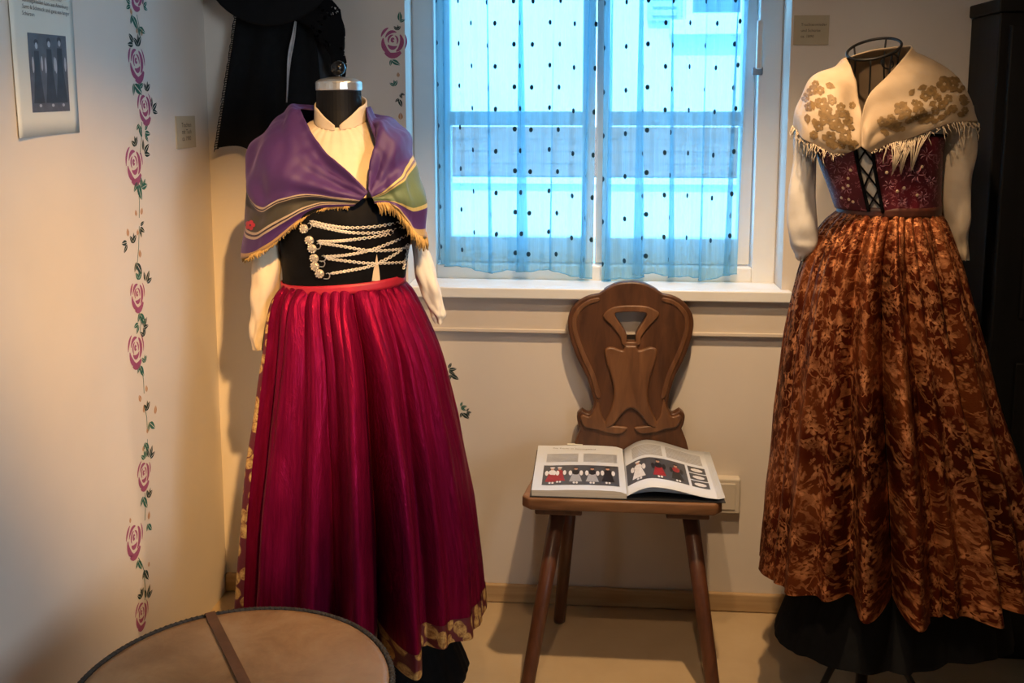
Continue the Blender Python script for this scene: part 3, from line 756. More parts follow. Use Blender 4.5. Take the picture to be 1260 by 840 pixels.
me = curve_shape([bk_out, bk_hole], 0.024, 0.005); me.transform(ROTB)
TILT = Matrix.Translation((0, YBK, ZS)) @ Matrix.Rotation(D2(-2.5), 4, 'X') @ Matrix.Translation((0, 0, -ZS))
me.transform(TILT); back = obj('backrest', me, 'walnut', ch, smooth=False)
def carving(polys, thick, name='carving', bevel=0.003):
    me = curve_shape([smooth_poly(toXZ(p), 5) for p in polys], thick, bevel); me.transform(ROTB)
    me.transform(Matrix.Translation((0, -0.012, 0))); me.transform(TILT)
    return obj(name, me, 'walnut_relief', back, smooth=False)
# raised border of the handle hole, running down as a Y-shaped strap
ringo = [(742, 389), (750, 380), (764, 376), (790, 376), (804, 380), (811, 387), (799, 401), (789, 414), (786, 424), (767, 424), (763, 414), (753, 401)]
carving([ringo, hole], 0.015)
def mir(pl): return [(2 * c0 - p[0], *p[1:]) for p in pl]
stalk = [(768, 424, 1), (784, 424, 1), (786, 430), (800, 426), (808, 430), (806, 444), (800, 462), (797, 480), (799, 497), (807, 516), (806, 524), (797, 520), (786, 506), (776, 500),
         (766, 506), (755, 520), (746, 524), (745, 516), (753, 497), (755, 480), (752, 462), (746, 444), (744, 430), (752, 426), (766, 430)]
carving([stalk], 0.016, bevel=0.005)
scroll = [(816, 490), (820, 500), (826, 510), (835, 508), (838, 513), (832, 523), (818, 526), (804, 530), (788, 531), (780, 524), (790, 522), (803, 520), (811, 510)]
carving([scroll], 0.014, bevel=0.004); carving([mir(scroll)], 0.014, bevel=0.004)
rim = [(816, 366), (830, 370), (842, 380), (848, 393), (847, 410), (838, 436), (826, 462), (819, 486), (813, 486), (820, 460), (832, 434), (841, 409), (842, 394), (836, 382), (827, 375), (815, 371)]
carving([rim], 0.010, bevel=0.003); carving([mir(rim)], 0.010, bevel=0.003)
# battens and legs
def leg(top, foot, r0, r1):
    top, foot = Vector(top), Vector(foot)
    pts = [foot + (top - foot) * f for f in (0, 0.02, 0.5, 1.0)]
    MB().tube(pts, [r1 * 0.92, r1, (r0 + r1) / 2, r0], 10).build('leg', 'walnut_leg', ch, smooth=True)
zl_ = ZS - 0.050
for bx0, bx1 in ((657, 716), (820, 873)):
    p0, p1 = atz(bx0, 638, ZS - 0.045), atz(bx1, 638, ZS - 0.045)
    MB().box((p0.x, fl.y + 0.022, ZS - 0.048), (p1.x, YSB - 0.04, ZS - 0.027)).build('batten', 'walnut_leg', ch, bevel=0.004)
def on_floor_line(px, py, Y):      # foot on the floor along the line of sight's vertical plane
    p = aty(px, py, Y); return p
fA = aty(650, 836, 2.10); fB = aty(876, 836, 2.10)
tA = aty(684, 645, 2.20); tB = aty(851, 645, 2.20)
def down(t_, p): # extend the leg to the floor
    d = p - t_; return t_ + d * (t_.z / -d.z)
leg(tA + (tA - fA).normalized() * 0.03, down(tA, fA), 0.020, 0.0165)
leg(tB + (tB - fB).normalized() * 0.03, down(tB, fB), 0.020, 0.0165)
leg((aty(704, 640, 2.35).x, 2.36, ZS - 0.035), atz(688, 764, 0) + Vector((0, 0.0, 0)), 0.019, 0.0155)
leg((aty(842, 640, 2.35).x, 2.36, ZS - 0.035), atz(866, 768, 0), 0.019, 0.0155)

#@@BOOK
# ------------------------------------------------------------------ open book on the seat
ZT = ZS + 0.0005
A, B_, Cc, Dd = atz(654, 604, ZT + .012), atz(771, 607, ZT + .010), atz(684, 549, ZT + .012), atz(889, 610, ZT + 0.004)
bx0, bxm, bx1 = A.x, B_.x, Dd.x
by0, by1 = A.y - 0.002, 2.435
bk = thing('open_book', ((bx0 + bx1) / 2, by0, ZT), 'open book with costume photographs lying on the chair seat', 'book')
SK = 0.016   # the pages narrow slightly towards the back because the book lies a little turned
MB().add([(bx0 - .004, by0 - .004, ZT), (bxm + .002, by0 - .004, ZT), (bxm + .002, by1 + .004, ZT), (bx0 - .004, by1 + .004, ZT),
          (bx0 - .004, by0 - .004, ZT + .002), (bxm + .002, by0 - .004, ZT + .002), (bxm + .002, by1 + .004, ZT + .002), (bx0 - .004, by1 + .004, ZT + .002)],
         [(0, 3, 2, 1), (4, 5, 6, 7), (0, 1, 5, 4), (1, 2, 6, 5), (2, 3, 7, 6), (3, 0, 4, 7)]) \
    .box((bxm + .002, by0 - .004, ZT), (bx1 + .003, by1 + .004, ZT + .002)).build('cover', 'book_cover', bk)
def page_l(u, v):   # u from spine to fore edge
    z = ZT + .0175 + .003 * math.sin(math.pi * min(1, u * 1.2)) - 0.002 * u
    if u < 0.08: z -= 0.005 * (1 - u / 0.08)
    return Vector((bxm + (bx0 - bxm) * u, by0 + (by1 - by0) * v, z))
def hump(u):
    return 0.006 + 0.030 * (math.sin(math.pi * min(1, (u / 0.30)) / 2) if u < 0.30 else (0.5 + 0.5 * math.cos(math.pi * (u - 0.30) / 0.70)) * 0.82 + 0.18 * (1 - (u - .3) / .7)) 
def page_r(u, v, k=0):
    s = 1.0 - 0.18 * k
    w = (bx1 - bxm) * (0.955 + 0.018 * k)
    z = ZT + .003 + hump(u) * s * (0.80 + 0.2 * v) - 0.0006 * k
    return Vector((bxm + 0.001 * k + w * u, by0 - 0.001 + 0.002 * k + (by1 - by0) * v + 0.004 * k, z))
# left block
m = MB(); n = 16
ringsL = []
for j in (0, 1):
    ringsL.append([page_l(i / n, j) for i in range(n + 1)] + [Vector((bx0, by0 + (by1 - by0) * j, ZT + .002)), Vector((bxm, by0 + (by1 - by0) * j, ZT + .002))])
m.loft(ringsL, True)
lb = m.mesh('pages'); lb.polygons.foreach_set('material_index', [0] * len(lb.polygons))
lb.materials.append(MAT['page_cool_white']); lb.materials.append(MAT['page_edge'])
for p in lb.polygons: p.material_index = 0 if (abs(p.normal.z) > 0.6 and p.center.z > ZT + 0.008) else 1
blockL = obj('page_block', lb, None, bk, smooth=False)
leaves_r = []
for k in (3, 2, 1, 0):
    leaves_r.append(obj('page', surface('page', lambda u, v, k=k: page_r(u, v, k), 30, 4), 'page_cool_white', bk, solid=0.0007 if k < 3 else 0.0012))
top_r = leaves_r[-1]
def on_page(fn, poly, off, mat, parent, name):
    """flat print: polygon in page coordinates, split finely enough to follow the page"""
    bm = bmesh.new(); vs = [bm.verts.new((p[0], p[1], 0)) for p in poly]; bm.faces.new(vs)
    for k in range(1, 24):
        bmesh.ops.bisect_plane(bm, geom=bm.verts[:] + bm.edges[:] + bm.faces[:], plane_co=(k / 24, 0, 0), plane_no=(1, 0, 0))
    for v in bm.verts:
        q = fn(v.co.x, v.co.y); v.co = (q.x, q.y, q.z + off)
    me = bpy.data.meshes.new(name); bm.to_mesh(me); bm.free()
    for p in me.polygons:
        pass
    return obj(name, me, mat, parent, smooth=False)
def rect(u0, v0, u1, v1): return [(u0, v0), (u1, v0), (u1, v1), (u0, v1)]
def ell(cu_, cv, ru, rv, n=10): return [(cu_ + ru * math.cos(6.283 * k / n), cv + rv * math.sin(6.283 * k / n)) for k in range(n)]
pl = on_page(page_l, rect(0.07, 0.10, 0.90, 0.52), 0.0006, 'print_slate', blockL, 'picture')
for u0, u1 in ((0.08, 0.46), (0.52, 0.88)):
    for q in range(9):
        on_page(page_l, rect(u0, 0.60 + q * 0.022, u1, 0.611 + q * 0.022), 0.0006, 'print_grey', blockL, 'text_line')
put_text('Die Tracht im Sonntagskleid', 0.0095, (page_l(0.82, 0.87).x, page_l(0.82, 0.87).y, ZT + 0.0222), Matrix.Identity(4), 'ink', blockL)
MB().box((bx0 + 0.075, by1 - 0.002, ZT + 0.0200), (bx0 + 0.115, by1 + 0.008, ZT + 0.0206)).build('bookmark', 'paper', bk)
def figure(fn, cu_, cv, s, parent, body, top, sl, hat='print_black', off=0.0009):
    W_, H_ = 0.07 * s, 0.17 * s
    on_page(fn, [(cu_ - W_, cv - H_ * .8), (cu_ + W_, cv - H_ * .8), (cu_ + W_ * .5, cv + H_ * .2), (cu_ - W_ * .5, cv + H_ * .2)], off, body, parent, 'figure_skirt')
    on_page(fn, ell(cu_, cv + H_ * .35, W_ * .6, H_ * .32), off + .0002, top, parent, 'figure_top')
    on_page(fn, ell(cu_ - W_ * .85, cv + H_ * .25, W_ * .28, H_ * .32), off + .0003, sl, parent, 'figure_sleeve')
    on_page(fn, ell(cu_ + W_ * .85, cv + H_ * .25, W_ * .28, H_ * .32), off + .0003, sl, parent, 'figure_sleeve')
    on_page(fn, ell(cu_, cv + H_ * .78, W_ * .28, H_ * .16), off + .0004, 'print_skin', parent, 'figure_head')
    on_page(fn, ell(cu_, cv + H_ * .93, W_ * .42, H_ * .09), off + .0005, hat, parent, 'figure_hat')
    on_page(fn, ell(cu_ - W_ * .2, cv - H_ * .95, W_ * .18, H_ * .12), off + .0003, 'print_white', parent, 'figure_shoe')
    on_page(fn, ell(cu_ + W_ * .25, cv - H_ * .95, W_ * .18, H_ * .12), off + .0003, 'print_white', parent, 'figure_shoe')
figure(page_l, 0.80, 0.30, 1.0, pl, 'print_red', 'print_white', 'print_white', 'print_white')
figure(page_l, 0.72, 0.31, 0.95, pl, 'print_red', 'print_red', 'print_white', 'print_white')
figure(page_l, 0.54, 0.30, 1.0, pl, 'print_grey', 'print_black', 'print_white')
figure(page_l, 0.36, 0.30, 1.0, pl, 'print_grey', 'print_black', 'print_white')
figure(page_l, 0.19, 0.31, 1.0, pl, 'print_black', 'print_black', 'print_white')
pr = on_page(page_r, rect(0.02, 0.17, 0.70, 0.60), 0.0006, 'print_slate', top_r, 'picture')
for u0, u1 in ((0.10, 0.45), (0.50, 0.92)):
    for q in range(10):
        on_page(page_r, rect(u0, 0.66 + q * 0.024, u1, 0.677 + q * 0.024), 0.0006, 'print_grey', top_r, 'text_line')
figure(page_r, 0.15, 0.38, 1.05, pr, 'print_white', 'print_white', 'print_white', 'print_white')
figure(page_r, 0.38, 0.38, 1.05, pr, 'print_red', 'print_black', 'print_black')
figure(page_r, 0.58, 0.36, 1.0, pr, 'print_black', 'print_red', 'print_black')
for v0 in (0.17, 0.32, 0.47):
    q = on_page(page_r, rect(0.73, v0, 0.93, v0 + 0.13), 0.0006, 'print_slate', top_r, 'picture')
    on_page(page_r, ell(0.83, v0 + 0.06, 0.07, 0.035), 0.0009, 'print_white', q, 'figure_top')

#@@DRUM
# ------------------------------------------------------------------ big drum in front
DX, DY, DZ, DR = -0.540, 1.358, 0.45, 0.2395
dr = thing('hide_drum', (DX, DY, 0), 'large round drum with tan hide head beside the wine dress', 'drum')
def circ(r, z, n=64, dx=0, dy=0): return [Vector((DX + r * math.cos(6.2832 * k / n) + dx, DY + r * math.sin(6.2832 * k / n) + dy, z)) for k in range(n)]
MB().loft([circ(DR - 0.004, 0.0), circ(DR, 0.01), circ(DR, DZ - 0.012), circ(DR - 0.004, DZ - 0.004)], True).build('shell', 'drum_shell', dr, smooth=False)
m = MB(); rings = [circ(DR + 0.0015, DZ - 0.05), circ(DR + 0.002, DZ - 0.008), circ(DR - 0.002, DZ), circ(DR - 0.012, DZ + 0.001), circ(DR * 0.6, DZ), circ(DR * 0.2, DZ - 0.0005), circ(0.002, DZ - 0.0005)]
m.loft(rings, False).build('drum_head', 'drum_hide', dr, smooth=True)
m = MB(); m.tube([Vector((DX + (DR + 0.004) * math.cos(6.2832 * k / 80), DY + (DR + 0.004) * math.sin(6.2832 * k / 80), DZ - 0.002)) for k in range(81)], 0.0045, 8, caps=False)
m.build('rim_hoop', 'rope_dark', dr, smooth=True)
m = MB()
for k in range(170):
    a = 6.2832 * k / 170; c_ = Vector((DX + (DR + 0.004) * math.cos(a), DY + (DR + 0.004) * math.sin(a), DZ - 0.002))
    o_ = Vector((math.cos(a), math.sin(a), 0)); tg = Vector((-math.sin(a), math.cos(a), 0))
    m.tube([c_ - o_ * .005 - tg * .002 + Vector((0, 0, .003)), c_ + Vector((0, 0, .0046)), c_ + o_ * .0045 + tg * .002 + Vector((0, 0, .001))], 0.0013, 5)
m.build('rim_lacing', 'rope_dark', dr, smooth=True, kind='stuff')
p, q = atz(257, 752, DZ + .004), atz(300, 838, DZ + .004)
d = (q - p).normalized(); sdv = Vector((-d.y, d.x, 0)) * 0.0085
e1 = p + d * 0.5
# clip strap at the far and near rim
def rim_t(p, d):
    o = Vector((p.x - DX, p.y - DY)); dd = Vector((d.x, d.y)); b = o.dot(dd); c_ = o.dot(o) - (DR + 0.006) ** 2; s_ = math.sqrt(max(b * b - c_, 0)); return -b - s_, -b + s_
t0, t1 = rim_t(p, d)
s0_, s1_ = p + d * t0, p + d * t1
pts = [(s0_ + d * -0.003, DZ - 0.10), (s0_ + d * -0.003, DZ - 0.002), (s0_ + d * 0.006, DZ + 0.0055)] + [(s0_ + (s1_ - s0_) * f, DZ + 0.0035) for f in (0.06, 0.3, 0.5, 0.7, 0.94)] + [(s1_ - d * 0.006, DZ + 0.0055), (s1_ + d * 0.003, DZ - 0.002), (s1_ + d * 0.003, DZ - 0.10)]
vs = []
for c_, z in pts: vs += [Vector((c_.x, c_.y, z)) + sdv, Vector((c_.x, c_.y, z)) - sdv]
MB().add(vs, [(2 * i, 2 * i + 1, 2 * i + 3, 2 * i + 2) for i in range(len(pts) - 1)]).build('strap', 'leather_strap', dr, solid=0.003)

#@@HANGING
# ------------------------------------------------------------------ hat and black garments hanging in the corner
def hang(px, py, Y): return aty(px, py, Y)
hg = thing('hanging_shawl', tuple(aty(335, 190, 2.45)), 'black fringed shawl and lace hanging on the wall behind purple shawl', 'shawl')
pegz = 1.66
def black_cloth(u, v):
    l = [hang(300, -60, 2.465), hang(292, 22, 2.462), hang(282, 95, 2.46), hang(270, 182, 2.458)]
    r = [hang(372, -60, 2.465), hang(385, 22, 2.455), hang(395, 95, 2.45), hang(402, 196, 2.45)]
    a, b = cr(l, v), cr(r, v); p = a.lerp(b, u)
    p.y -= 0.012 * (0.5 + 0.5 * math.sin(u * 19 + 1.5 * v)) * (0.3 + v) + 0.012 * math.exp(-((u - 0.42) / 0.08) ** 2) * v
    p.z += 0.010 * math.sin(u * 9) * v * v
    return p
shw = obj('shawl_cloth', surface('shawl', black_cloth, 60, 24), 'black_fabric', hg, solid=0.003)
m = MB()
for k in range(70):
    v = 0.15 + 0.85 * k / 69; b = black_cloth(0.0, v)
    L = rnd.uniform(0.006, 0.012)
    m.tube([b + Vector((0.004, 0, 0)), b + Vector((-L * 0.6, -0.002, -L * 0.2)), b + Vector((-L * 0.8, -0.003, -L))], [0.0016, 0.0013, 0.0006], 4)
m.build('fringe', 'black_fabric', hg, smooth=True, kind='stuff')
def blue_panel(u, v):
    l = [hang(372, -30, 2.478), hang(384, 50, 2.478), hang(390, 150, 2.478)]; r = [hang(395, -30, 2.478), hang(413, 50, 2.478), hang(418, 150, 2.478)]
    p = cr(l, v).lerp(cr(r, v), u); p.y -= 0.006 * math.sin(u * 6); return p
obj('lining_panel', surface('panel', blue_panel, 12, 14), 'dark_blue_fabric', hg, solid=0.003)
def ribbon(u, v):
    c = cr([hang(368, -4, 2.432), hang(362, 40, 2.430), hang(356, 75, 2.428), hang(353, 126, 2.428)], v)
    w = 0.0018 + 0.0045 * math.sin(math.pi * min(1, v * 1.05)) ** 2 * (0.4 + v)
    return c + Vector(((u - 0.5) * 2 * w, 0.003 * math.sin(u * 5), 0))
obj('ribbon', surface('ribbon', ribbon, 6, 20), 'photo_pale', hg, solid=0.001)
def lace_arm(u, v):
    c = cr([hang(372, -20, 2.425), hang(384, 10, 2.42), hang(400, 28, 2.42), hang(411, 52, 2.42), hang(417, 76, 2.42), hang(421, 99, 2.42)], v)
    w = crf([(0, 0.050), (0.3, 0.055), (0.6, 0.026), (0.85, 0.015), (1, 0.008)], v)
    a = u * 2 * math.pi
    return c + Vector((w * math.cos(a), 0.35 * w * math.sin(a), 0.25 * w * math.cos(a)))
obj('lace_sleeve', surface('lace', lace_arm, 30, 30, closed=True, disp=lambda u, v: 0.003 * math.sin(20 * v + 12 * u)), 'black_lace', hg)
MB().tube([(aty(345, -60, 2.5).x, 2.5, pegz), (aty(345, -60, 2.5).x, 2.44, pegz), (aty(345, -60, 2.5).x, 2.425, pegz + 0.02)], [0.008, 0.008, 0.010], 10).build('peg', 'walnut_leg', hg, smooth=True)
# hat: brim towards the room, crown against the wall
hc = aty(337, -56, 2.44)
hat = thing('wide_brim_hat', tuple(hc), 'black wide-brimmed hat hanging above the black shawl', 'hat')
def hring(r, y, n=48, sag=0.0): return [Vector((hc.x + r * math.cos(6.2832 * k / n), y + sag * math.cos(2 * 6.2832 * k / n), hc.z + r * math.sin(6.2832 * k / n))) for k in range(n)]
m = MB(); m.loft([hring(0.172, 2.402, sag=0.004), hring(0.178, 2.398, sag=0.005), hring(0.172, 2.394, sag=0.004), hring(0.10, 2.392), hring(0.085, 2.385), hring(0.082, 2.33), hring(0.06, 2.318)], True)
m.loft([hring(0.172, 2.402, sag=0.004), hring(0.09, 2.400), hring(0.001, 2.400)], False)
m.build('brim_and_crown', 'black_fabric', hat, smooth=True)
m = MB(); m.loft([hring(0.0875, 2.388), hring(0.087, 2.362)], False); m.build('hat_band', 'black_velvet', hat, smooth=True, solid=0.002)
m = MB(); m.tube([(hc.x, 2.40, hc.z + 0.02), (hc.x, 2.5, hc.z + 0.02)], 0.006, 8); m.build('hanger_pin', 'black_iron', hat, smooth=True)

#@@DRESSES
# ------------------------------------------------------------------ costumed dress forms
def level_stops(rows, Y, ry_of):
    """rows of (py, pxL, pxR) -> list of (z, cx, rx, ry)"""
    out = []
    for row in rows:
        py, l, r = row[:3]; a, b = aty(l, py, Y), aty(r, py, Y)
        out.append(((a.z + b.z) / 2, (a.x + b.x) / 2, (b.x - a.x) / 2, ry_of(row)))
    return out
def interp(rows, t):
    n = len(rows) - 1; x = min(max(t, 0), 1) * n; i = min(int(x), n - 1); f = x - i
    V4 = [Vector(r) for r in rows]
    return cr(V4, t)
def torso(rows, Y, nu=64, nv=40, grow=0.0, fold=None):
    def fn(u, v):
        z, cx_, rx, ry = interp(rows, v); a = 2 * math.pi * u
        # front flatter than a pure ellipse
        return Vector((cx_ + (rx + grow) * math.sin(a), Y - (ry + grow) * math.cos(a), z))
    return fn
class Skirt:
    def __init__(s, rows, Y, seed, nf, amp, gather, hemvar=0.0, asym=0.0):
        r = random.Random(seed); s.rows, s.Y, s.nf, s.amp, s.gather = rows, Y, nf, amp, gather
        s.ph = [(r.uniform(0.4, 0.95), r.randint(1, 6), r.uniform(0, 6.28)) for _ in range(5)]
        s.ph2 = [r.uniform(0, 6.28) for _ in range(8)]; s.hemvar = hemvar
        s.av = [r.uniform(0.35, 1.40) for _ in range(64)]; s.open = None
    def prof(s, a, v):
        ph = s.nf * a + sum(k * math.sin(m * a + p) for k, m, p in s.ph) + 0.25 * math.sin(3 * a + 2.2 * v + s.ph2[0])
        i = int(math.floor(ph / (2 * math.pi))); f = ph / (2 * math.pi) - i
        am = s.av[i % 64] * (1 - f) + s.av[(i + 1) % 64] * f
        main = 0.85 * (abs(math.cos(ph / 2)) ** 0.65 * 2 - 1.35) + 0.2 * math.cos(ph)     # rounded ridges, narrow valleys
        sec = math.sin(1.62 * s.nf * a + s.ph2[1] + 1.9 * math.sin(2 * a + s.ph2[2]) + 1.2 * v) * 0.42 * (0.4 + 0.6 * v)
        fine = (abs(math.sin(3.0 * s.nf * a / 2 + s.ph2[3] + 0.8 * math.sin(7 * a))) ** 0.8) * 2 - 1
        return main * am + sec, fine
    def at(s, a, v, grow=0.0):
        z, cx_, rx, ry = interp(s.rows, v)
        mn, fine = s.prof(a, v)
        w = min(1, v * 1.6) ** 0.8
        d = mn * s.amp * w * (0.5 + 0.5 * v) * (1 - 0.92 * math.sin(a) ** 4) + fine * s.gather * (min(1, v * 14)) * max(0.10, 1 - 1.5 * v) + grow
        if s.open:
            aa = (a + math.pi) % (2 * math.pi) - math.pi
            d += s.open[2] * min(1, 0.12 + v) * min(1, v * 8) * max(0, min(1, (s.open[1] - aa) / 0.10)) * max(0, min(1, (aa - s.open[0]) / 0.10))
        d += 0.004 * mnoise.noise(Vector((math.sin(a) * 7, math.cos(a) * 7, z * 9))) * w
        z2 = z + s.hemvar * v * v * v * math.sin(2 * a + s.ph2[4]) + 0.004 * v ** 4 * math.sin(5 * a + s.ph2[5])
        return Vector((cx_ + (rx + d) * math.sin(a), s.Y - (ry + d) * math.cos(a), z2))
    def mesh(s, name, a0, a1, nu, nv, v0=0.0, v1=1.0, grow=0.0, rhem=0.3):
        full = abs(a1 - a0 - 2 * math.pi) < 1e-6
        L = rhem
        H = s.rows[0][0] - s.rows[-1][0]
        return surface(name, lambda u, v: s.at(a0 + (a1 - a0) * u, v0 + (v1 - v0) * v, grow), nu, nv, closed=full,
                       uvfn=lambda u, v: ((a0 + (a1 - a0) * u) * L, -(v0 + (v1 - v0) * v) * H))
def sleeve(name, path, Y, depth, mat, parent, seed):
    """path rows: (py, left px, right px)"""
    r = random.Random(seed); ph = r.uniform(0, 6)
    rows = []
    for row in path:
        py, l, rr_ = row[:3]; Yk = row[3] if len(row) > 3 else Y
        a, b = aty(l, py, Yk), aty(rr_, py, Yk); rows.append(Vector(((a.x + b.x) / 2, Yk, (a.z + b.z) / 2, (b.x - a.x) / 2)))
    def fn(u, v):
        q = cr(rows, v); a = 2 * math.pi * u; w = q[3] * (1 + 0.05 * math.sin(3 * a + 9 * v + ph))
        return Vector((q[0] + w * math.cos(a), q[1] + min(depth, q[3] * 1.1) * math.sin(a), q[2]))
    me = surface(name, fn, 40, 50, closed=True, disp=lambda u, v: 0.0055 * mnoise.noise(Vector((math.cos(6.28 * u) * 1.6, math.sin(6.28 * u) * 1.6, v * 7 + seed))) + 0.0012 * math.sin(6.28 * u * 5 + 7 * v + ph))
    return obj(name, me, mat, parent)
def draped(name, ribs, nu, nv, mat, parent, disp, thick=0.0025, uscale=1.0):
    R_ = [[aty(*p) for p in rib] for rib in ribs]
    def fn(u, v): return cr([cr(r_, v) for r_ in R_], u)
    me = surface(name, fn, nu, nv, uvfn=lambda u, v: (u * uscale, v), disp=disp)
    return obj(name, me, mat, parent, solid=thick), fn

def stand(parent, X, Y, ztop, spread, zc=0.16, mat='black_iron'):
    MB().tube([(X, Y, 0.05), (X, Y, ztop)], 0.013, 12).build('pole', mat, parent, smooth=True)
    for k in range(3):
        a = D2(90 + 120 * k); d = Vector((math.cos(a), math.sin(a), 0))
        pts = [Vector((X, Y, zc)) + d * 0.01, Vector((X, Y, zc - 0.03)) + d * spread * 0.45, Vector((X, Y, 0.03)) + d * spread * 0.85, Vector((X, Y, 0.007)) + d * spread, Vector((X, Y, 0.020)) + d * (spread + 0.02)]
        MB().tube([cr(pts, i / 16) for i in range(17)], 0.0075, 8).build('foot', mat, parent, smooth=True)

#@@LEFT
# ---- left costume: purple shawl, black bodice with silver chains, wine silk skirt
YM = 2.0
lf = thing('costumed_dress_form', (-0.52, YM, 0), 'dress form in purple shawl, chained black bodice and wine silk skirt', 'mannequin', 'costumed dress forms')
stand(lf, -0.50, YM, 0.95, 0.19)
rows_skirt = level_stops([(344, 350, 497), (372, 338, 514), (430, 333, 540), (500, 327, 558), (570, 322, 573), (660, 317, 588), (744, 314, 595)], YM, lambda r: 0.0)
rys = [0.095, 0.12, 0.150, 0.175, 0.195, 0.215, 0.230]
rows_skirt = [(z, x, rx, ry) for (z, x, rx, _), ry in zip(rows_skirt, rys)]
sk = Skirt(rows_skirt, YM, 11, 11, 0.055, 0.0055, hemvar=0.010)
skirt = obj('skirt', sk.mesh('skirt', D2(-62), D2(190), 560, 80), 'wine_silk', lf)
vtrim = 0.950
tr_ = obj('hem_trim', sk.mesh('hem_trim', D2(-62), D2(190), 560, 4, vtrim, 1.003, 0.0016), 'gold_galloon', skirt)
edge = obj('edge_trim', sk.mesh('edge_trim', D2(-62.5), D2(-57.8), 12, 80, 0.12, 1.0, 0.0018), 'gold_galloon', skirt)
# black underskirt
rows_u = [(z, x, rx - 0.022 - 0.068 * i / 6, ry - 0.022 - 0.068 * i / 6) for i, (z, x, rx, ry) in enumerate(rows_skirt)]
zl, xl, rxl, ryl = rows_u[-1]; rows_u.append((0.09, xl + 0.01, rxl + 0.046, ryl + 0.044))
us = Skirt(rows_u, YM, 12, 13, 0.010, 0.002, hemvar=0.008); us.open = (D2(-168), D2(-63), 0.108)
obj('underskirt', us.mesh('underskirt', 0, 2 * math.pi, 300, 50), 'black_fabric', lf)
# torso under the blouse
c_ = -0.517
rows_t = [(0.965, -0.518, 0.125, 0.088), (1.02, -0.515, 0.128, 0.098), (1.09, -0.512, 0.138, 0.118), (1.15, -0.515, 0.146, 0.112), (1.20, -0.520, 0.142, 0.096), (1.25, -0.520, 0.122, 0.076), (1.285, -0.519, 0.090, 0.064), (1.302, -0.518, 0.070, 0.058), (1.312, -0.517, 0.054, 0.052)]
ft0 = torso(rows_t, YM)
def ft(u, v):
    p = ft0(u, v); s_ = max(0, min(1, (v - 0.55) / 0.45))
    p.z -= 0.016 * s_ * math.cos(2 * math.pi * u); return p
blouse = obj('blouse', surface('blouse', ft, 96, 50, closed=True, disp=lambda u, v: 0.0016 * math.sin(2 * math.pi * u * 34) * max(0, min(1, (v - .5) * 4)) * (1 if v < 0.93 else 0)), 'cream_linen', lf)
# stand-up collar with a front notch
def collar(u, v):
    a = D2(5 + 7) + (2 * math.pi - D2(10)) * u
    nf = min(u, 1 - u) * 2
    hgt = 0.010 + 0.028 * min(1, nf * 3.6) ** 0.8
    r = 0.0545 - 0.002 * v + 0.006 * v * (1 - min(1, nf * 5))
    return Vector((-0.516 + r * math.sin(a), YM - (r - 0.002) * math.cos(a) - 0.006 * max(0, math.cos(a)), 1.308 - 0.018 * math.cos(a) + hgt * v))
obj('collar', surface('collar', collar, 60, 6), 'cream_linen', lf, solid=0.002)
# neck block, metal cap and finial
ncx = aty(417, 110, YM).x; zc_ = aty(417, 104, YM).z
def cyl(rows, cx_, cy_, n=40): return [[Vector((cx_ + r * math.cos(6.2832 * k / n), cy_ + r * math.sin(6.2832 * k / n), z)) for k in range(n)] for r, z in rows]
MB().loft(cyl([(0.050, 1.29), (0.0465, 1.33), (0.0455, zc_ - 0.010)], ncx, YM)).build('neck', 'black_neck', lf, smooth=False)
cap = MB().loft(cyl([(0.0465, zc_ - 0.012), (0.0475, zc_ - 0.010), (0.0475, zc_ + 0.003), (0.0462, zc_ + 0.006), (0.038, zc_ + 0.011), (0.022, zc_ + 0.0145), (0.008, zc_ + 0.0155)], ncx, YM)).build('neck_cap', 'silver', lf, smooth=False)
prof_ = [(0.005, 0.0), (0.006, 0.005)] + [(0.0155 * math.sin(math.pi * (0.12 + 0.88 * k / 12)), 0.020 - 0.0155 * math.cos(math.pi * (0.12 + 0.88 * k / 12))) for k in range(12)] + [(0.0008, 0.0355)]
MB().loft(cyl([(r, zc_ + 0.0135 + h) for r, h in prof_], ncx, YM, 24)).build('finial', 'black_gloss', cap, smooth=True)
# black bodice
rows_b = [(z, x, rx, ry) for z, x, rx, ry in rows_t[:5]]
rows_b[0] = (0.968, -0.518, 0.125, 0.090); rows_b[-1] = (1.158, -0.516, 0.147, 0.110)
fb = torso(rows_b, YM, grow=0.004)
bod = obj('bodice', surface('bodice', fb, 96, 30, closed=True, disp=lambda u, v: 0.0012 * mnoise.noise(Vector((u * 30, v * 6, 0)))), 'black_velvet', lf, solid=0.002)
bt = bvh_of(bod)
# pale slit below the chains where the bodice opens
def H(px, py, off=0.003):
    h = hit(bt, px, py, off)
    return h[0] if h else aty(px, py, YM - 0.08)
MB().add([H(463, 312), H(466, 332), H(467, 345), H(457, 345), H(459, 332)], [(0, 1, 2, 3, 4)]).build('blouse_slit', 'cream_linen', bod)
# belt
def belt(u, v):
    a = 2 * math.pi * u
    z = 0.968 + 0.020 * v - 0.006 + 0.004 * math.sin(a - 0.5) + 0.006 * math.sin(a)
    return Vector((-0.518 + (0.1315 + 0.001 * math.sin(3 * a)) * math.sin(a), YM - 0.0985 * math.cos(a), z))
obj('waistband', surface('waistband', belt, 90, 3, closed=True), 'red_ribbon', lf, solid=0.003)
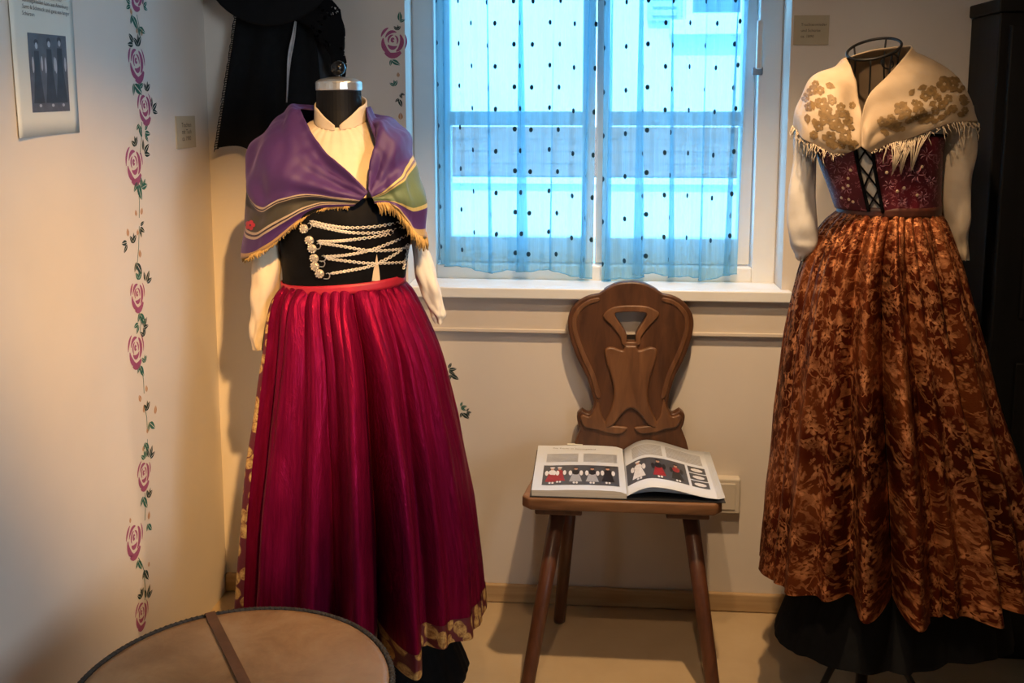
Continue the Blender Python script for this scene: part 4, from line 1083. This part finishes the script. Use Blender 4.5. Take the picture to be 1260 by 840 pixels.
# silver chains: every chain is a row of links
def chain(pts, r=0.0024):
    P = [H(*p) for p in pts]
    dense = [cr(P, i / 80) for i in range(81)]; L = sum((dense[i + 1] - dense[i]).length for i in range(80))
    n = int(L / 0.0046); m = MB()
    for k in range(n):
        t_ = (k + 0.5) / n; c = cr(P, t_); d = (cr(P, min(1, t_ + 0.01)) - cr(P, max(0, t_ - 0.01))).normalized()
        nrm = Vector((0, -1, 0)); nrm = (nrm - d * nrm.dot(d)).normalized(); b = d.cross(nrm)
        ax = nrm if k % 2 else (nrm * 0.5 + b * 0.85).normalized(); sd = d.cross(ax)
        ring = [c + d * (0.0034 * math.cos(6.283 * q / 8)) + sd * (0.0026 * math.sin(6.283 * q / 8)) for q in range(9)]
        m.tube(ring, 0.0010, 5, caps=False)
    m.build('chain', 'chain_silver', bod, smooth=True)
chain([(383, 272), (405, 277), (429, 280), (465, 278), (497, 271)])
chain([(384, 276), (410, 282), (435, 286), (470, 285), (502, 276)])
chain([(392, 296), (412, 296), (435, 294), (470, 289), (504, 281)])
chain([(394, 298), (420, 302), (451, 307), (480, 307), (502, 303)])
chain([(400, 315), (425, 313), (451, 308), (480, 298), (504, 286)])
chain([(402, 317), (425, 320), (451, 323), (475, 323), (496, 322)])
chain([(407, 336), (430, 332), (454, 327), (480, 315), (501, 300)])
chain([(501, 302), (499, 312), (497, 322), (495, 330)])
# filigree rosettes and hooks
def rosette(px, py, r):
    c, n = hit(bt, px, py, 0.003); m = MB()
    a = n.cross(Vector((0, 0, 1))).normalized(); b = n.cross(a)
    rings = [[c + (a * math.cos(6.283 * k / 16) + b * math.sin(6.283 * k / 16)) * rr_ + n * h for k in range(16)] for rr_, h in ((r, -0.002), (r, 0.001), (r * 0.85, 0.003), (r * 0.35, 0.0045), (0.0004, 0.005))]
    m.loft(rings, False)
    for k in range(9):
        q = c + (a * math.cos(6.283 * k / 9) + b * math.sin(6.283 * k / 9)) * r * 0.82 + n * 0.003
        m.loft([[q + (a * math.cos(6.283 * j / 6) + b * math.sin(6.283 * j / 6)) * rr_ + n * h for j in range(6)] for rr_, h in ((r * .24, 0), (r * .2, .0012), (r * .05, .0018))], False)
    m.build('rosette', 'old_silver', bod, smooth=True)
for px, py in ((375, 281), (381.5, 295), (385, 305), (387.5, 317), (388.5, 327), (394, 336)): rosette(px, py, 0.0092)
for px, py in ((382, 279), (393, 303), (398, 325), (399, 318), (404, 340)):
    pts = [(px - 5, py + 2), (px + 0.5, py + 2), (px + 2.5, py - 2), (px + 0.5, py - 5), (px - 2, py - 4)]
    MB().tube([cr([H(a, b, 0.004) for a, b in pts], k / 12) for k in range(13)], 0.0011, 6).build('hook', 'silver', bod, smooth=True)
# sleeves
sleeve('sleeve', [(285, 318, 350, 1.99), (305, 313, 347), (345, 311, 344), (385, 310, 335), (412, 309, 328), (430, 313, 324)], 1.985, 0.030, 'cream_linen', lf, 1)
sleeve('sleeve', [(270, 503, 524, 2.02), (300, 508, 526), (340, 513, 537), (368, 523, 543), (385, 530, 547), (397, 537, 545)], 2.01, 0.025, 'white_linen', lf, 2)
# purple shawl
ribs = [
    [(453, 236, 1.868), (450, 240, 1.866), (445, 245, 1.866), (440, 249, 1.868), (435, 253, 1.872)],
    [(434, 217, 1.880), (424, 228, 1.872), (412, 239, 1.868), (406, 247, 1.872), (400, 257, 1.882)],
    [(408, 196, 1.900), (391, 213, 1.880), (377, 233, 1.872), (371, 251, 1.876), (366, 274, 1.888)],
    [(390, 174, 1.925), (366, 198, 1.890), (347, 236, 1.876), (340, 263, 1.882), (334, 301, 1.895)],
    [(378, 153, 1.950), (345, 181, 1.905), (323, 242, 1.896), (316, 276, 1.902), (311, 314, 1.912)],
    [(372, 141, 1.980), (340, 157, 1.950), (309, 216, 1.945), (303, 262, 1.950), (301, 318, 1.958)],
    [(370, 135, 2.005), (344, 145, 2.000), (311, 180, 2.010), (303, 232, 2.010), (303, 312, 2.015)],
    [(374, 132, 2.045), (350, 142, 2.080), (324, 180, 2.100), (318, 240, 2.100), (318, 310, 2.100)],
    [(415, 131, 2.065), (415, 141, 2.110), (415, 185, 2.135), (415, 245, 2.135), (415, 315, 2.140)],
    [(452, 132, 2.045), (474, 146, 2.080), (498, 180, 2.100), (506, 240, 2.100), (508, 300, 2.100)],
    [(449, 134, 2.010), (478, 149, 2.005), (506, 178, 2.010), (517, 222, 2.010), (522, 286, 2.015)],
    [(451, 139, 1.975), (474, 153, 1.950), (500, 184, 1.945), (516, 226, 1.950), (524, 292, 1.958)],
    [(456, 156, 1.935), (472, 173, 1.900), (493, 203, 1.898), (505, 237, 1.900), (514, 290, 1.910)],
    [(460, 177, 1.905), (468, 196, 1.885), (481, 219, 1.880), (490, 239, 1.882), (499, 270, 1.888)],
    [(456, 205, 1.888), (461, 217, 1.876), (469, 232, 1.872), (476, 243, 1.872), (483, 252, 1.876)],
    [(453, 233, 1.866), (455, 237, 1.864), (457, 241, 1.864), (459, 245, 1.866), (461, 250, 1.870)],
]
def shawl_disp(u, v):
    e = math.sin(math.pi * min(1, u / 0.12) / 2) * math.sin(math.pi * min(1, (1 - u) / 0.12) / 2)
    w = 0.0085 * math.sin(2 * math.pi * (2.0 * v + 0.5 * math.sin(7 * u))) * (1 - v) ** 0.7 + 0.0045 * math.sin(2 * math.pi * (4.6 * v + 1.6 * u) + 1) * (1 - 0.6 * v)
    w += 0.006 * mnoise.noise(Vector((u * 16, v * 3, 1.0))) + 0.004 * mnoise.noise(Vector((u * 30, v * 7, 3.0))) * (1 - 0.5 * v) + 0.003 * math.sin(44 * u) * v
    return w * e
shl, sfn = draped('shawl', ribs, 220, 60, 'purple_shawl', lf, shawl_disp)
bsl = bvh_of(shl)
m = MB()
for k in range(5):
    c2 = (309 + 3.6 * math.cos(6.283 * k / 5), 277 + 3.6 * math.sin(6.283 * k / 5))
    hs = [hit(bsl, c2[0] + 2.6 * math.cos(6.283 * j / 8), c2[1] + 2.6 * math.sin(6.283 * j / 8), 0.0022) for j in range(8)]
    if all(hs): m.add([h_[0] for h_ in hs], [tuple(range(8))])
if m.v: m.build('embroidered_flower', 'red_ribbon', shl)
# gathered gold fringe on the outer edge
m = MB()
for k in range(330):
    u = 0.01 + 0.98 * k / 329
    if 0.45 < u < 0.6: continue
    b = sfn(u, 0.985); b2 = sfn(u, 1.0); d = (b2 - b).normalized()
    L = rnd.uniform(0.004, 0.008) if u < 0.7 else rnd.uniform(0.012, 0.022)
    j = Vector((rnd.uniform(-1, 1), rnd.uniform(-1, 1), 0)) * 0.002
    m.tube([b2 - d * 0.003, b2 + d * L * 0.5 + j + Vector((0, 0, -L * 0.2)), b2 + d * L * 0.6 + j * 2 + Vector((0, 0, -L * 0.7))], [0.0016, 0.0017, 0.0009], 4)
m.build('fringe', 'fringe_gold', shl, smooth=True, kind='stuff')

#@@RIGHT
# ---- right costume: cream shawl, laced red bodice, rust brocade skirt on a wire form
YN = 2.1
rg = thing('costumed_dress_form', (0.62, YN, 0), 'wire dress form in cream shawl, laced red bodice and rust brocade skirt', 'mannequin', 'costumed dress forms')
stand(rg, 0.62, YN, 1.08, 0.17)
rows = level_stops([(258, 1033, 1154), (285, 1010, 1166), (330, 988, 1182), (400, 972, 1200), (480, 960, 1222), (560, 951, 1246), (640, 942, 1268), (705, 936, 1282)], YN, lambda r: 0)
rys = [0.085, 0.11, 0.135, 0.155, 0.17, 0.18, 0.188, 0.192]
rows = [(z, x, rx, ry) for (z, x, rx, _), ry in zip(rows, rys)]
rk = Skirt(rows, YN, 23, 13, 0.060, 0.006, hemvar=0.006)
rsk = obj('skirt', rk.mesh('skirt', 0, 2 * math.pi, 600, 80), 'rust_brocade', rg)
def bandr(u, v):
    a = 2 * math.pi * u
    return Vector((rows[0][1] + 0.0995 * math.sin(a) + 0.004 * math.sin(a), YN - 0.088 * math.cos(a), rows[0][0] - 0.010 + 0.022 * v))
obj('waistband', surface('waistband', bandr, 80, 3, closed=True), 'brown_ribbon', rg, solid=0.003)
ru = [(z, x, rx - 0.020 - 0.06 * i / 7, ry - 0.020 - 0.06 * i / 7) for i, (z, x, rx, ry) in enumerate(rows)]
zl, xl, rxl, ryl = ru[-1]; ru.append((0.170, xl - 0.01, rxl + 0.035, ryl + 0.035))
ruk = Skirt(ru, YN, 31, 11, 0.009, 0.003, hemvar=0.016)
obj('underskirt', ruk.mesh('underskirt', 0, 2 * math.pi, 300, 50), 'black_fabric', rg)
# torso
rt_ = level_stops([(256, 1031, 1154), (235, 1024, 1153), (205, 1013, 1154), (178, 1006, 1156), (150, 1005, 1162), (125, 1010, 1165), (108, 1030, 1150), (95, 1045, 1128)], YN, lambda r: 0)
ryt = [0.083, 0.088, 0.098, 0.104, 0.095, 0.078, 0.062, 0.052]
rt_ = [(z, x, rx, ry) for (z, x, rx, _), ry in zip(rt_, ryt)]
bl2 = obj('blouse', surface('blouse', torso(rt_[:5], YN), 80, 40, closed=True, disp=lambda u, v: 0.001 * math.sin(2 * math.pi * u * 24)), 'white_linen', rg)
# bodice with a front opening
fbr = torso([r for r in rt_[:5]], YN, grow=0.004)
acen = math.degrees(math.asin(max(-1, min(1, (aty(1067, 220, YN - 0.09).x - rt_[2][1]) / 0.115)))) / 360
gap = 0.021
def bodr(u, v):
    uu = acen + gap + (1 - 2 * gap) * u
    zlim = 0.84 + 0.03 * math.cos(2 * math.pi * (uu))
    return fbr(uu % 1.0, v * zlim)
bodr_o = obj('bodice', surface('bodice', bodr, 110, 30), 'wine_embroidery', rg, solid=0.002)
btr = bvh_of(bodr_o); bblouse = bvh_of(bl2)
def HR(px, py, off=0.003):
    h = hit(btr, px, py, off) or hit(bblouse, px, py, off + 0.004)
    return h[0]
for e in (0.0, 1.0):
    pts = [bodr(e, k / 20) + Vector((0, -0.002, 0)) for k in range(21)]
    MB().tube(pts, 0.0036, 8).build('lacing_edge', 'black_velvet', bodr_o, smooth=True)
pts = [bodr(k / 100, 1.0) + Vector((0, 0, 0.001)) for k in range(101)]
MB().tube(pts, 0.003, 8).build('neck_binding', 'black_velvet', bodr_o, smooth=True)
zz = [0.06, 0.36, 0.66, 0.96]
for a, b in zip(zz, zz[1:]):
    for e0, e1 in ((0.0, 1.0), (1.0, 0.0)):
        p, q = bodr(e0, a), bodr(e1, b); mid_ = (p + q) / 2 + Vector((0, -0.004, 0))
        MB().tube([p + Vector((0, -.003, 0)), mid_, q + Vector((0, -.003, 0))], 0.0019, 6).build('lace_cord', 'black_velvet', bodr_o, smooth=True)
# sequins and stitched sprigs
r_ = random.Random(4)
def sequin(px, py, r):
    h = hit(btr, px, py, 0.0015)
    if not h: return
    c, n = h; a = n.cross(Vector((0, 0, 1))).normalized(); b = n.cross(a)
    MB().loft([[c + (a * math.cos(6.283 * k / 10) + b * math.sin(6.283 * k / 10)) * rr_ + n * hh for k in range(10)] for rr_, hh in ((r, 0), (r * .9, .0008), (r * .3, .0004))], True).build('sequin', 'sequin_gold', bodr_o, smooth=True)
for px, py in ((1016, 190), (1044, 219), (1038, 231), (1044, 228), (1036, 243), (1045, 245), (1050, 248), (1091, 212), (1112, 231), (1104, 235), (1047, 209), (1134, 205), (1128, 240)): sequin(px, py, 0.0034)
m = MB()
sp_c = [(1127, 215, 11), (1081, 203, 8), (1093, 228, 7), (1030, 205, 9), (1024, 190, 8), (1042, 232, 6), (1088, 250, 6), (1140, 190, 9), (1135, 242, 7), (1100, 195, 7), (1043, 210, 6), (1034, 221, 6), (1110, 248, 6), (1145, 222, 6)]
for cx_, cy_, rr0 in sp_c:
    npet = r_.choice((6, 7, 8))
    for k in range(npet):
        a = 6.283 * k / npet + r_.uniform(-.2, .2)
        pp = [(cx_ + rr0 * .25 * math.cos(a), cy_ + rr0 * .25 * math.sin(a)), (cx_ + rr0 * .7 * math.cos(a + .15), cy_ + rr0 * .7 * math.sin(a + .15)), (cx_ + rr0 * math.cos(a), cy_ + rr0 * math.sin(a))]
        hs = [hit(btr, *q_, 0.001) for q_ in pp]
        if all(hs) and max((hs[i][0] - hs[i + 1][0]).length for i in (0, 1)) < 0.03: m.tube([h_[0] for h_ in hs], [0.0007, 0.0011, 0.0005], 4)
m.build('embroidered_sprigs', 'embroidery_pink', bodr_o, smooth=True, kind='stuff')
# sleeves
sleeve('sleeve', [(135, 982, 1012, 2.10), (165, 978, 1008), (196, 976, 1004), (236, 971, 1002), (275, 969, 1006), (298, 973, 1006), (312, 979, 996), (321, 983, 988)], 2.10, 0.030, 'white_linen', rg, 5)
sleeve('sleeve', [(130, 1160, 1196, 2.11), (160, 1154, 1201), (190, 1153, 1200), (218, 1154, 1195), (250, 1157, 1193), (280, 1163, 1192), (303, 1173, 1191), (320, 1182, 1190)], 2.10, 0.032, 'cream_linen', rg, 6)
# cream shawl
ribs2 = [
    [(1060, 180, 1.985), (1057, 182, 1.984), (1053, 184, 1.984), (1048, 186, 1.986), (1043, 188, 1.990)],
    [(1058, 158, 1.995), (1049, 165, 1.985), (1038, 174, 1.982), (1030, 181, 1.986), (1022, 187, 1.994)],
    [(1057, 132, 2.015), (1040, 140, 1.992), (1020, 157, 1.988), (1011, 170, 1.994), (1004, 179, 2.004)],
    [(1054, 104, 2.045), (1030, 112, 2.015), (1004, 136, 2.010), (995, 155, 2.018), (989, 170, 2.030)],
    [(1048, 86, 2.070), (1023, 93, 2.060), (995, 113, 2.060), (984, 138, 2.065), (979, 160, 2.072)],
    [(1043, 76, 2.100), (1025, 83, 2.105), (998, 100, 2.110), (983, 126, 2.115), (977, 154, 2.120)],
    [(1046, 68, 2.135), (1032, 82, 2.165), (1008, 104, 2.190), (998, 130, 2.195), (995, 160, 2.195)],
    [(1078, 60, 2.150), (1078, 76, 2.185), (1078, 110, 2.210), (1078, 150, 2.215), (1078, 200, 2.220)],
    [(1112, 55, 2.135), (1128, 68, 2.165), (1150, 96, 2.190), (1165, 130, 2.200), (1172, 170, 2.200)],
    [(1121, 58, 2.105), (1143, 74, 2.110), (1178, 94, 2.115), (1192, 122, 2.120), (1201, 152, 2.122)],
    [(1116, 66, 2.075), (1138, 84, 2.065), (1168, 106, 2.055), (1184, 128, 2.060), (1196, 150, 2.068)],
    [(1104, 80, 2.045), (1122, 102, 2.020), (1146, 122, 2.008), (1162, 138, 2.012), (1173, 151, 2.022)],
    [(1088, 98, 2.015), (1100, 118, 1.995), (1118, 138, 1.985), (1128, 150, 1.990), (1138, 163, 1.998)],
    [(1068, 120, 2.000), (1078, 136, 1.985), (1092, 152, 1.978), (1100, 163, 1.982), (1108, 173, 1.990)],
    [(1060, 150, 1.985), (1066, 159, 1.977), (1074, 167, 1.974), (1080, 173, 1.977), (1086, 180, 1.984)],
    [(1060, 180, 1.978), (1062, 182, 1.976), (1065, 184, 1.976), (1068, 186, 1.978), (1072, 188, 1.982)],
]
def shawl_disp2(u, v):
    e = math.sin(math.pi * min(1, u / 0.12) / 2) * math.sin(math.pi * min(1, (1 - u) / 0.12) / 2)
    w = 0.0045 * math.sin(2 * math.pi * (2.2 * v + 0.5 * math.sin(8 * u))) * (1 - v) + 0.005 * mnoise.noise(Vector((u * 14, v * 3, 4.0))) + 0.0025 * math.sin(40 * u) * v
    return w * e
sh2, sfn2 = draped('shawl', ribs2, 220, 50, 'cream_shawl', rg, shawl_disp2)
bs2 = bvh_of(sh2)
# printed gold flowers (flat print lying on the cloth)
def print_poly(px_poly, name='printed_flower'):
    vs = []
    cxm = sum(p[0] for p in px_poly) / len(px_poly); cym = sum(p[1] for p in px_poly) / len(px_poly)
    hs = [hit(bs2, *p, 0.0022) for p in px_poly]; hc_ = hit(bs2, cxm, cym, 0.0022)
    if not all(hs) or not hc_: return None
    pts = [h_[0] for h_ in hs] + [hc_[0]]
    if max((p - hc_[0]).length for p in pts) > 0.05: return None
    n = len(px_poly)
    return pts, [(i, (i + 1) % n, n) for i in range(n)]
def flower(cx_, cy_, r, rot=0, npet=5):
    m = MB()
    for k in range(npet):
        a = rot + 6.283 * k / npet; c = (cx_ + 0.55 * r * math.cos(a), cy_ + 0.55 * r * math.sin(a))
        q = print_poly([(c[0] + 0.40 * r * math.cos(6.283 * j / 9), c[1] + 0.40 * r * math.sin(6.283 * j / 9)) for j in range(9)])
        if q: m.add(*q)
    if m.v: m.build('printed_flower', 'gold_print', sh2)
def pleaf(x, y, a, L, w):
    d = (math.cos(a), math.sin(a)); p = (-d[1], d[0])
    q = print_poly([(x + d[0] * L * f + p[0] * w * s, y + d[1] * L * f + p[1] * w * s) for f, s in ((0, 0), (.3, .5), (.6, .45), (1, 0), (.6, -.45), (.3, -.5))])
    if q: m = MB(); m.add(*q); m.build('printed_leaf', 'gold_print', sh2)
for x, y, r, a in ((1108, 134, 10, 0), (1161, 104, 11, .5), (1138, 118, 8, .3), (1085, 150, 7, .8), (1136, 142, 7, .2), (1150, 136, 6, .9), (1179, 108, 8, .1), (1125, 127, 5, .4), (1166, 122, 6, .6), (1172, 134, 6, .2), (1102, 152, 5, 0), (1120, 146, 5, .4), (1154, 121, 5, .4)): flower(x, y, r, a)
for x, y, a in ((1092, 158, -.4), (1100, 155, -.5), (1112, 150, -.3), (1122, 138, -.6), (1128, 150, -.2), (1142, 130, -.4), (1148, 124, -1), (1158, 128, -.3), (1168, 114, -.8), (1172, 96, .6), (1180, 120, .3), (1082, 160, .2), (1144, 150, -.2), (1160, 140, -.3), (1150, 112, 2.6), (1118, 118, -.9), (1176, 140, .2), (1130, 133, .6)): pleaf(x, y, a, 11, 7)
for x, y, r in ((1000, 112, 7), (1012, 128, 9), (1026, 148, 9), (1022, 168, 8), (1008, 155, 7), (1040, 166, 8), (1036, 178, 6), (996, 132, 6), (1048, 130, 5), (1034, 132, 6)): flower(x, y, r, r, 5)
for x, y, a in ((1004, 122, 1), (1016, 140, .8), (1018, 118, .5), (1030, 158, .4), (1012, 165, .9), (1042, 155, .4), (1002, 145, 1.4), (1030, 172, .3), (1046, 175, .2)): pleaf(x, y, a, 11, 7)
for x, y, r in ((992, 120, 6), (1004, 104, 5), (1018, 136, 7), (1032, 156, 7), (1014, 148, 6), (1002, 166, 6), (1026, 178, 6), (1044, 148, 6), (1048, 180, 5), (1010, 112, 6), (1024, 124, 6), (1040, 140, 5)): flower(x, y, r, r * 1.3, 6)
for x, y, a in ((998, 124, 1.2), (1008, 136, .9), (1020, 152, .7), (1036, 148, .5), (1016, 174, .4), (1038, 172, .3), (1028, 136, .8), (994, 140, 1.5), (1006, 174, .6), (1016, 104, .4)): pleaf(x, y, a, 13, 8)
for x, y, r in ((1096, 146, 6), (1116, 138, 6), (1130, 130, 6), (1146, 112, 7), (1170, 100, 6), (1184, 122, 6), (1144, 144, 5), (1158, 130, 6), (1186, 136, 5), (1128, 144, 5), (1110, 158, 4), (1090, 164, 4)): flower(x, y, r, r * 1.7, 6)
for x, y, a in ((1088, 156, -.5), (1104, 146, -.4), (1134, 150, -.3), (1152, 146, -.3), (1164, 136, -.4), (1180, 128, -.2), (1176, 112, -.9), (1156, 96, .3), (1140, 106, 2.8), (1116, 126, 2.4), (1098, 160, -.2)): pleaf(x, y, a, 13, 7)
# knotted fringe along the outer edge
m = MB(); r_ = random.Random(9)
for k in range(150):
    u = 0.015 + 0.97 * (k + r_.uniform(-.6, .6)) / 149
    b = sfn2(u, 0.995)
    L = r_.choice((0.010, 0.014, 0.020, 0.032)) * r_.uniform(0.8, 1.3)
    if 0.80 < u < 0.92: L *= r_.choice((0.8, 1.0, 1.6))
    if u > 0.93 or u < 0.06: L *= 0.25
    pts = [b]; p = b.copy()
    for q in range(4):
        p = p + Vector((r_.uniform(-.004, .004), r_.uniform(-.004, .001), -L / 4)); pts.append(p.copy())
    m.tube(pts, [0.0011, 0.0009, 0.0008, 0.0008, 0.0005], 4)
for u0 in (0.845, 0.87, 0.815):
    b = sfn2(u0, 0.995); tip = b + Vector((-0.012, -0.006, -0.062))
    for q in range(9):
        s_ = sfn2(u0 - 0.03 + 0.007 * q, 0.995)
        m.tube([s_, s_.lerp(tip, 0.55) + Vector((r_.uniform(-.003, .003), -0.004, 0.004)), tip + Vector((r_.uniform(-.002, .002), 0, r_.uniform(-.012, .004)))], [0.0011, 0.0010, 0.0006], 4)
m.build('fringe', 'fringe_cream', sh2, smooth=True, kind='stuff')
# wire neck
na, nb = aty(1046, 68, YN - 0.0), aty(1112, 51, YN - 0.0)
ncx2 = (na.x + nb.x) / 2; nz2 = (na.z + nb.z) / 2; nr = (nb.x - na.x) / 2
def nring(a, r=None, dz=0.0):
    r = r or nr
    return Vector((ncx2 + r * math.cos(a), YN + 0.02 + r * 0.9 * math.sin(a), nz2 + 0.014 * math.cos(a) + 0.020 * math.sin(a) + dz))
MB().tube([nring(6.2832 * k / 48) for k in range(49)], 0.0030, 8, caps=False).build('neck_ring', 'black_iron', rg, smooth=True)
for deg in (-172, -110, -62, -6, 50, 125):
    a = D2(deg); p = nring(a)
    pts = [p, nring(a, nr * 0.90, -0.04), nring(a, nr * 1.0, -0.085), nring(a, nr * 1.35, -0.135)]
    MB().tube([cr(pts, k / 12) for k in range(13)], 0.0020, 6).build('neck_wire', 'black_iron', rg, smooth=True)
pts = []
for k in range(26):
    a = 0.5 + k * 0.27; r0 = 0.021 * (1 - k / 34)
    pts.append(Vector((ncx2 + 0.026 + r0 * math.cos(a), YN - 0.002, nz2 - 0.030 + r0 * math.sin(a))))
MB().tube(pts, 0.0020, 6).build('neck_scroll', 'black_iron', rg, smooth=True)
